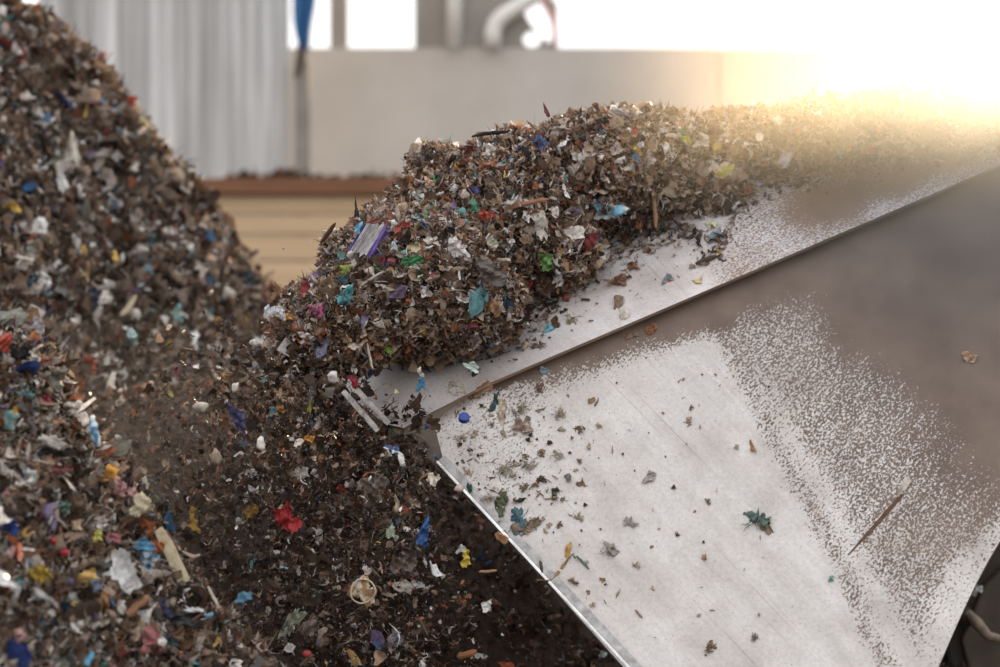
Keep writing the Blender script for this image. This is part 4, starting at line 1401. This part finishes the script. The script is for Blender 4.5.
def blob_grid(bm, w, h, n, rg, crumple=0.22, bend=0.5, taper=0.0):
    """A torn, crumpled sheet about w x h, lying in local XY, relief in Z."""
    k = rg.normal(size=(5, 2)) * 4.0
    ph = rg.uniform(0, 6.28, 5)
    a1, a2, a3 = rg.uniform(0, 6.28, 3)
    s = min(w, h) * 0.5
    bx, by = rg.normal(0, bend, 2) * 0.4
    rows = []
    for j in range(n):
        r = []
        for i in range(n):
            u, v = -1 + 2 * i / (n - 1), -1 + 2 * j / (n - 1)
            x = u * math.sqrt(1 - 0.2 * v * v)
            y = v * math.sqrt(1 - 0.2 * u * u)
            an = math.atan2(y, x)
            rr_ = 1 + 0.2 * math.sin(2 * an + a1) + 0.16 * math.sin(3 * an + a2) + 0.1 * math.sin(5 * an + a3)
            if max(abs(u), abs(v)) > 0.99:
                rr_ += rg.normal(0, 0.11)
            x, y = x * rr_, y * rr_
            x *= 1 - taper * (v * 0.5 + 0.5)
            z = crumple * sum(math.sin(k[q][0] * x + k[q][1] * y + ph[q]) for q in range(5)) * 0.55
            z += bx * x * x + by * y * y + rg.normal(0, 0.05)
            r.append(bm.verts.new((x * w / 2, y * h / 2, z * s)))
        rows.append(r)
    for a, b in zip(rows, rows[1:]):
        for i in range(n - 1):
            bm.faces.new((a[i], a[i + 1], b[i + 1], b[i]))


def shape_bm(kind, w, h, rg):
    bm = bmesh.new()
    thick = 0.0
    if kind in ('film', 'shard', 'wrapper'):
        n = 7 if w * h < 0.0016 else 10
        blob_grid(bm, w, h, n, rg, 0.34 if kind != 'shard' else 0.05, 0.5 if kind != 'shard' else 0.25, 0.85 if kind == 'shard' else rg.uniform(0, .35))
        thick = 0.0012
    elif kind in ('leaf', 'fluff'):
        for q in range(4 if kind == 'leaf' else 2):
            b2 = bmesh.new()
            blob_grid(b2, w * rg.uniform(.4, .65) * (1 if kind == 'leaf' else .6), h * rg.uniform(.3, .55) * (1 if kind == 'leaf' else .6), 6, rg, 0.3, 0.7, rg.uniform(0, .6))
            bmesh.ops.transform(b2, matrix=Matrix.Translation((rg.normal(0, .2) * w, rg.normal(0, .2) * h, rg.uniform(0, .12) * w)) @ Euler((rg.normal(0, .4), rg.normal(0, .4), rg.uniform(0, 6))).to_matrix().to_4x4(), verts=b2.verts)
            me_ = bpy.data.meshes.new('tmp')
            b2.to_mesh(me_)
            b2.free()
            bm.from_mesh(me_)
            bpy.data.meshes.remove(me_)
        for q in range(5 if kind == 'leaf' else 16):
            a = rg.uniform(0, 6.28)
            e = Vector((rg.normal(0, .12) * w, rg.normal(0, .12) * h, rg.uniform(0, .1) * w))
            st = max(w, h) * rg.uniform(.06, .12)
            pts_ = []
            for _ in range(6):
                pts_.append(e.copy())
                a += rg.normal(0, .7)
                e = e + Vector((math.cos(a) * st, math.sin(a) * st, rg.normal(0, .25) * st))
            add_tube(bm, pts_, [.0006, .0013, .0016, .0014, .001, .0005], 4)
        thick = 0.001
    elif kind == 'strip':
        L, wd = max(w, h), min(w, h)
        c1, c2 = rg.normal(0, .12), rg.normal(0, .1)
        tw_ = rg.normal(0, .8)
        rows = []
        for j in range(13):
            s = -1 + j / 6
            wd_ = wd * .5 * (1 - .6 * abs(s) ** 3)
            cx, cz = (c1 * s * s + c2 * s ** 3) * L * .5, rg.normal(0, .004) + .15 * L * s * s
            ca, sa = math.cos(tw_ * s), math.sin(tw_ * s)
            y_ = s * L / 2
            a_, b_ = Vector((cx - wd_ * ca, y_, cz - wd_ * sa)), Vector((cx + wd_ * ca, y_, cz + wd_ * sa))
            rows.append((bm.verts.new(a_), bm.verts.new(b_)))
        for a, b in zip(rows, rows[1:]):
            bm.faces.new((a[0], a[1], b[1], b[0]))
        if w > h:
            bmesh.ops.rotate(bm, verts=bm.verts, matrix=Matrix.Rotation(-math.pi / 2, 3, 'Z'))
        thick = 0.0015
    elif kind in ('stick', 'tube', 'slat'):
        L, wd = max(w, h), min(w, h)
        if kind == 'slat':
            add_prism(bm, [(-wd * .5, -L / 2, 0), (wd * .42, -L / 2 * .93, 0), (wd * .5, L * .2, 0), (wd * .3, L / 2, 0), (-wd * .36, L / 2 * .96, 0)], (0, 0, .012), .002)
        else:
            c1 = rg.normal(0, .04) * L
            pts_ = [(c1 * (1 - (t_ * 2 - 1) ** 2) + rg.normal(0, .04) * wd, (t_ - .5) * L, 0) for t_ in np.linspace(0, 1, 8)]
            if kind == 'tube':
                rad_ = [wd * q for q in (.3, .42, .5, .5, .46, .5, .3, .22)]
            else:
                rad_ = [wd * .5 * q for q in rg.uniform(.75, 1.05, 8)]
                rad_[0] *= .5
                rad_[-1] *= .4
            add_tube(bm, pts_, rad_, 7 if kind == 'stick' else 12)
        if w > h:
            bmesh.ops.rotate(bm, verts=bm.verts, matrix=Matrix.Rotation(-math.pi / 2, 3, 'Z'))
    elif kind == 'chunk':
        bmesh.ops.create_icosphere(bm, subdivisions=2, radius=1)
        k = rg.normal(size=(4, 3)) * 2.2
        ph = rg.uniform(0, 6.28, 4)
        for v_ in bm.verts:
            q = np.array(v_.co[:])
            f_ = 1 + .17 * np.sin(k @ q + ph).sum() + rg.normal(0, .06)
            v_.co = Vector((q[0] * f_ * w / 2, q[1] * f_ * h / 2, q[2] * f_ * min(w, h) * .4))
    elif kind == 'cap':
        seg = 40
        prof_ = [(0, .55), (.8, .55), (.96, .5), (1, .42), (1, -.4), (.96, -.45), (.86, -.45), (.86, .3), (0, .3)]
        rings = []
        for r_, z_ in prof_:
            ring = []
            for q in range(seg):
                kn = 1.0 if r_ < .99 else (1.0 + .03 * (q % 2))
                a = 2 * math.pi * q / seg
                ring.append(bm.verts.new((r_ * kn * w / 2 * math.cos(a), r_ * kn * w / 2 * math.sin(a), z_ * w / 2)))
            rings.append(ring)
        for a, b in zip(rings, rings[1:]):
            for q in range(seg):
                try:
                    bm.faces.new((a[q], a[(q + 1) % seg], b[(q + 1) % seg], b[q]))
                except ValueError:
                    pass
        bmesh.ops.remove_doubles(bm, verts=bm.verts, dist=1e-6)
    return bm, thick


bpy.context.view_layer.update()
DG = bpy.context.evaluated_depsgraph_get()


def frame_for(where, px, py, rg, pw=8, ph=8):
    """Point and orthonormal frame (right, up, out) at which a piece seen at px, py rests or hangs."""
    if where in ('up', 'low'):
        P_ = P_UP if where == 'up' else P_LOW
        c = P_.hit(px, py)
        n_ = P_.n.copy()
        u_ = Vector((1, 0, 0))
        u_ = (u_ - n_ * u_.dot(n_)).normalized()
        return c, u_, n_.cross(u_), n_
    r = ray(px, py).normalized()
    if where == 'air':
        d = rg.uniform(7.66, 7.86)
        c = at(px, py, d)
    elif where == 'arm':
        c = at(px, py, 9.44)
    else:
        order = {'heap': ['heap'], 'near': ['near'], 'rear': ['rear'], 'dump': ['dump']}[where]
        c = None
        for k in order:
            hit = CORES[k].ray_cast(EYE, r)
            if hit[0] is not None:
                # rest on the outermost shreds around this spot
                base = (hit[0] - EYE).length
                ds = []
                for ox, oy in ((0, 0), (.3, 0), (-.3, 0), (0, .3), (0, -.3), (.25, .25), (-.25, -.25), (.25, -.25), (-.25, .25)):
                    ok, loc, *_ = SC.ray_cast(DG, EYE, ray(px + ox * pw, py + oy * ph).normalized())
                    if ok and abs((loc - EYE).length - base) < .16:
                        ds.append((loc - EYE).length)
                ds.sort()
                c = EYE + r * ((ds[len(ds) // 4] if ds else base - .04) - .012)
                break
        if c is None:
            c = at(px, py, {'heap': 7.84, 'near': 6.9, 'rear': 11.9, 'dump': 9.4}[where])
    n_ = -r
    u_ = Vector((1, 0, 0))
    u_ = (u_ - n_ * u_.dot(n_)).normalized()
    return c, u_, n_.cross(u_), n_


for row, line in enumerate(q for q in HEROES.strip().splitlines() if q and q[0] != '#'):
    fl = line.split('|')
    where, shp, px, py, pw, ph_, ang = fl[0], fl[1], *map(float, fl[2:7])
    rgb, gloss = mute(tuple(int(q) for q in fl[7].split(','))), float(fl[8])
    nm, cat, lab = fl[9:12]
    c2 = tuple(int(q) for q in fl[12].split(',')) if len(fl) > 12 and fl[12] else None
    rg = np.random.default_rng(1000 + row)
    c, u_, v_, n_ = frame_for(where, px, py, rg, pw, ph_)
    d = c.y
    wm, hm = pw / F * d, ph_ / F * d
    if where in ('up', 'low'):
        hm *= 1.12 if where == 'low' else 1.35
    if (int(px), int(py)) in ((304, 289), (280, 312), (333, 377), (213, 596), (141, 506), (95, 431), (396, 391), (663, 224)):
        c = c + n_ * (.03 if where == 'up' else .07)        # these stand proud of the heap
    R = Matrix((u_, v_, n_)).transposed()
    tilt = 0.12 if where in ('up', 'low') else 0.4
    if shp == 'slat':
        tilt = 0.0
        c = c + n_ * .03
    if shp == 'cap':
        R = R @ Euler((-.85, .35, 0)).to_matrix()
    R = R @ Matrix.Rotation(math.radians(ang), 3, 'Z') @ Euler((rg.normal(0, tilt), rg.normal(0, tilt), 0)).to_matrix()
    if shp == 'leaf' and nm in ('fibre_clump', 'net_clump'):
        shp = 'fluff'
    mat = mat_item(rgb, gloss, c2, {'lid': None}.get(shp))
    if shp == 'lid':
        o = empty(nm, c, lab, cat)
        bm = bmesh.new()
        blob_grid(bm, wm * .92, hm * .92, 11, rg, .1, .3)
        a_ = obj('printed_face', bm, mat, o, True)
        a_.modifiers.new('thickness', 'SOLIDIFY').thickness = .0015
        bm = bmesh.new()
        pts_ = [(math.cos(t_) * wm * .47 * (1 + .04 * math.sin(3 * t_)), math.sin(t_) * hm * .47 * (1 + .03 * math.cos(2 * t_)), .004 + .003 * math.sin(2 * t_)) for t_ in np.linspace(0, 6.2832, 33)]
        add_tube(bm, pts_, .0028, 8)
        obj('rolled_rim', bm, mat_item((222, 206, 184), .5), o, True)
        o.matrix_world = Matrix.Translation(c) @ R.to_4x4()
        continue
    if shp == 'wrapper':
        o = empty(nm, c, lab, cat)
        for part, u0, u1, m_ in (('silver_panel', -.5, .12, mat_item((206, 202, 204), .5, (150, 146, 150), 60.0)), ('purple_panel', .12, .5, mat_item((112, 92, 164), .3)), ('blue_border', -.58, -.5, mat_item((58, 52, 140), .3))):
            bm = bmesh.new()
            nn = 8
            gr_ = []
            for j in range(9):
                v = j / 8 - .5
                r_ = []
                for i in range(nn):
                    u = u0 + (u1 - u0) * i / (nn - 1)
                    rag = .04 * math.sin(u * 23) + .05 * math.sin(u * 41 + 1)
                    yy = v * (1.0 - .25 * abs(u)) + (rag if j in (0, 8) else 0) + .25 * u
                    r_.append(bm.verts.new((u * wm, yy * hm, (.10 * math.sin(u * 9) + .05 * math.sin(u * 30 + v * 4) + .12 * v * v) * wm)))
                gr_.append(r_)
            for a, b in zip(gr_, gr_[1:]):
                for i in range(nn - 1):
                    bm.faces.new((a[i], a[i + 1], b[i + 1], b[i]))
            a_ = obj(part, bm, m_, o)
            a_.modifiers.new('thickness', 'SOLIDIFY').thickness = .0012
        o.matrix_world = Matrix.Translation(c + n_ * .03) @ (Matrix((u_, v_, n_)).transposed() @ Matrix.Rotation(math.radians(ang), 3, 'Z')).to_4x4()
        continue
    bm, th = shape_bm(shp, wm, hm, rg)
    if where in ('up', 'low'):
        zmin = min(q.co.z for q in bm.verts)
        zl = sorted(q.co.z for q in bm.verts)[len(bm.verts) // 6]
        bmesh.ops.translate(bm, verts=bm.verts, vec=(0, 0, -zl * .9 + .003))
    o = obj(nm, bm, mat, None, shp not in ('slat', 'stick', 'film'))
    if th:
        o.modifiers.new('thickness', 'SOLIDIFY').thickness = th
    o.matrix_world = Matrix.Translation(c) @ R.to_4x4()
    tag(o, lab, cat)


# countable but alike: crumbs on the steel and flakes in the air
def protos(name, kinds, sizes, colors, label, cat, group, gloss=0.1):
    out = []
    for i, (k, (w_, h_), c_) in enumerate(zip(kinds, sizes, colors)):
        rg = np.random.default_rng(500 + i + len(name))
        bm, th = shape_bm(k, w_, h_, rg)
        o = obj(name, bm, mat_item(c_, gloss), None, k not in ('stick',))
        if th:
            o.modifiers.new('thickness', 'SOLIDIFY').thickness = .0008
        tag(o, label, cat, group)
        out.append([o, False])
    return out


def put(pr, c, u_, v_, n_, rg, tilt, sc):
    e = pr[int(rg.integers(len(pr)))]
    if e[1]:
        o = e[0].copy()
        COL.objects.link(o)
    else:
        o = e[0]
        e[1] = True
    R = Matrix((u_, v_, n_)).transposed() @ Matrix.Rotation(rg.uniform(0, 6.28), 3, 'Z') @ Euler((rg.normal(0, tilt), rg.normal(0, tilt), 0)).to_matrix()
    o.matrix_world = Matrix.Translation(c) @ R.to_4x4() @ Matrix.Diagonal((sc, sc, sc, 1))


rg = np.random.default_rng(77)
K5 = ['fluff', 'stick', 'film', 'strip', 'leaf']
Z5 = [(.026, .02), (.003, .024), (.014, .010), (.004, .026), (.013, .010)]
GRP = [
    ('brown_shred', 95, 'low', [(112, 88, 66), (84, 66, 50), (136, 108, 82), (98, 80, 64), (70, 54, 42)], 'small brown shred lying on the lower steel plate', 'shred', 'brown shreds on the lower steel', .75),
    ('tan_fibre_tuft', 60, 'low', [(172, 156, 134), (186, 168, 146), (160, 148, 128), (150, 134, 112), (196, 180, 160)], 'faint beige fibre tuft lying on the lower steel plate', 'fibre tuft', 'beige tufts on the lower steel', 1.0),
    ('dark_crumb', 80, 'low', [(52, 44, 36), (40, 34, 28), (66, 58, 44), (46, 42, 34), (58, 46, 36)], 'tiny dark crumb lying on the lower steel plate', 'crumb', 'dark crumbs on the lower steel', .42),
    ('brown_shred', 36, 'up', [(112, 88, 66), (84, 66, 50), (136, 112, 84), (140, 118, 84), (70, 54, 42)], 'small brown shred lying on the upper steel plate', 'shred', 'brown shreds on the upper steel', .6),
    ('brown_shred', 60, 'air', [(126, 104, 90), (98, 80, 68), (142, 118, 102), (112, 88, 72), (120, 96, 80)], 'muted brown shred falling in the dark curtain of waste', 'shred', 'brown shreds in the air', .95),
    ('grey_flake', 60, 'air', [(150, 140, 134), (136, 126, 120), (166, 158, 154), (128, 118, 112), (176, 170, 166)], 'small grey flake falling in the dark curtain of waste', 'flake', 'grey flakes in the air', .8),
    ('white_flake', 44, 'air', [(226, 222, 218), (236, 234, 232), (216, 212, 208), (222, 214, 206), (230, 228, 226)], 'tiny white flake falling in the dark curtain of waste', 'flake', 'white flakes in the air', .45),
    ('orange_chip', 16, 'air', [(186, 120, 76), (166, 96, 60), (196, 136, 90), (176, 110, 66), (160, 90, 56)], 'small orange brown chip falling in the dark curtain of waste', 'chip', 'orange chips in the air', .6),
]
for nm, cnt, where, cols_c, lab, grp_cat, grp, sc0 in GRP:
    pr = protos(nm, K5, Z5, cols_c, lab, grp_cat, grp)
    done = 0
    while done < cnt:
        if where == 'low':
            if rg.random() < .74:
                px, py = rg.triangular(440, 450, 620), rg.triangular(385, 440, 570)
            else:
                px, py = rg.uniform(500, 770), rg.uniform(360, 660)
            ex = 446 + (py - 470) * .97
            ln_ = 385 - (px - 485) * .427
            if px < max(ex, 440) + 14 or py < ln_ + 14 or px > 840:
                continue
        elif where == 'up':
            px = rg.uniform(480, 740)
            ln_ = 385 - (px - 485) * .427
            py = ln_ - rg.uniform(6, 80)
            if py < np.interp(px, [480, 520, 560, 620, 680, 740], [345, 325, 292, 248, 235, 250]):
                continue
        else:
            py = rg.uniform(330, 664)
            px = rg.normal(np.interp(py, [330, 667], [320, 370]), np.interp(py, [330, 500, 667], [50, 75, 85]))
            if px > np.interp(py, [330, 430, 470, 667], [340, 420, 440, 600]) or px < 195:
                continue
        c, u_, v_, n_ = frame_for(where, px, py, rg)
        s_ = sc0 * float(np.exp(rg.normal(0, .35)))
        put(pr, c + n_ * (.004 if where != 'air' else 0), u_, v_, n_, rg, .15 if where != 'air' else .8, s_)
        done += 1


# ------------------------------------------------------------------ haze: an added flare glow, and thin dust
def dust(name, c, r, dens, aniso, label, power=2.0, col=(1, .95, .9)):
    bm = bmesh.new()
    bmesh.ops.create_icosphere(bm, subdivisions=3, radius=1.0)
    m = bpy.data.materials.new(name)
    t, out = nt(m)
    tc = t.nodes.new('ShaderNodeTexCoord')
    ln = t.nodes.new('ShaderNodeVectorMath')
    ln.operation = 'LENGTH'
    t.links.new(tc.outputs['Object'], ln.inputs[0])
    fall = mathn(t, 'POWER', mathn(t, 'SUBTRACT', 1.0, ln.outputs['Value'], None, True), power)
    nz = noise(t, 2.2, 3, 0.5, tc.outputs['Object'])
    dn = mathn(t, 'MULTIPLY', mathn(t, 'MULTIPLY', fall, dens), mathn(t, 'MULTIPLY_ADD', nz.outputs[0], 1.0, 0.5))
    vs = t.nodes.new('ShaderNodeVolumeScatter')
    vs.inputs['Color'].default_value = (*col, 1)
    vs.inputs['Anisotropy'].default_value = aniso
    t.links.new(dn, vs.inputs['Density'])
    t.links.new(vs.outputs[0], out.inputs['Volume'])
    o = obj(name, bm, m)
    o.location = c
    o.scale = r
    return tag(o, label, 'dust', kind='stuff')


dust('flare_and_dust_haze', at(1030, 85, 7.8), (1.6, 1.9, 1.35), 1.25, 0.74, 'added golden haze imitating lens flare over the right end of the bucket', 2.2, (1, .9, .72))  # added volume that stands in for a lens-flare glow
dust('flare_and_dust_haze', at(175, 430, 8.3), (0.75, 0.45, 0.6), 0.12, 0.2, 'thin grey dust hanging between the two left piles', 1.6)

# ------------------------------------------------------------------ light
w = bpy.data.worlds.new('sky')
SC.world = w
w.use_nodes = True
t = w.node_tree
t.nodes.clear()
wo = t.nodes.new('ShaderNodeOutputWorld')
bg = t.nodes.new('ShaderNodeBackground')
tc = t.nodes.new('ShaderNodeTexCoord')
sp = t.nodes.new('ShaderNodeSeparateXYZ')
t.links.new(tc.outputs['Generated'], sp.inputs[0])
rr = ramp(t, mathn(t, 'MULTIPLY_ADD', sp.outputs['Z'], 0.5, 0.5), [(0.0, (.16, .14, .12)), (0.47, (.5, .48, .46)), (0.52, (1.0, .99, .98)), (1.0, (1.0, 1.0, 1.02))])
t.links.new(rr.outputs[0], bg.inputs[0])
bg.inputs[1].default_value = 1.5
t.links.new(bg.outputs[0], wo.inputs[0])


def sun(name, direction, strength, color, angle):
    l = bpy.data.lights.new(name, 'SUN')
    l.energy = strength
    l.color = color
    l.angle = math.radians(angle)
    o = bpy.data.objects.new(name, l)
    o.rotation_euler = Vector(direction).to_track_quat('-Z', 'Y').to_euler()
    COL.objects.link(o)
    return o


sun('low_sun', (-0.28, -1.0, -0.34), 7.0, (1.0, 0.72, 0.40), 5.0)

# ------------------------------------------------------------------ camera
cam = bpy.data.cameras.new('camera')
cam.lens = 85
cam.sensor_width = 36
cam.clip_end = 200
cam.dof.use_dof = True
cam.dof.focus_distance = 7.95
cam.dof.aperture_fstop = 1.6
co = bpy.data.objects.new('camera', cam)
co.location = (0, 0, H)
co.rotation_euler = (math.pi / 2, 0, 0)
COL.objects.link(co)
SC.camera = co

vs = SC.view_settings
vs.view_transform = 'Standard'
vs.look = 'None'
vs.exposure = 0.0
vs.gamma = 1.0
vs.use_curve_mapping = False
SC.cycles.use_denoising = True
SC.cycles.volume_bounces = 0
SC.cycles.max_bounces = 6
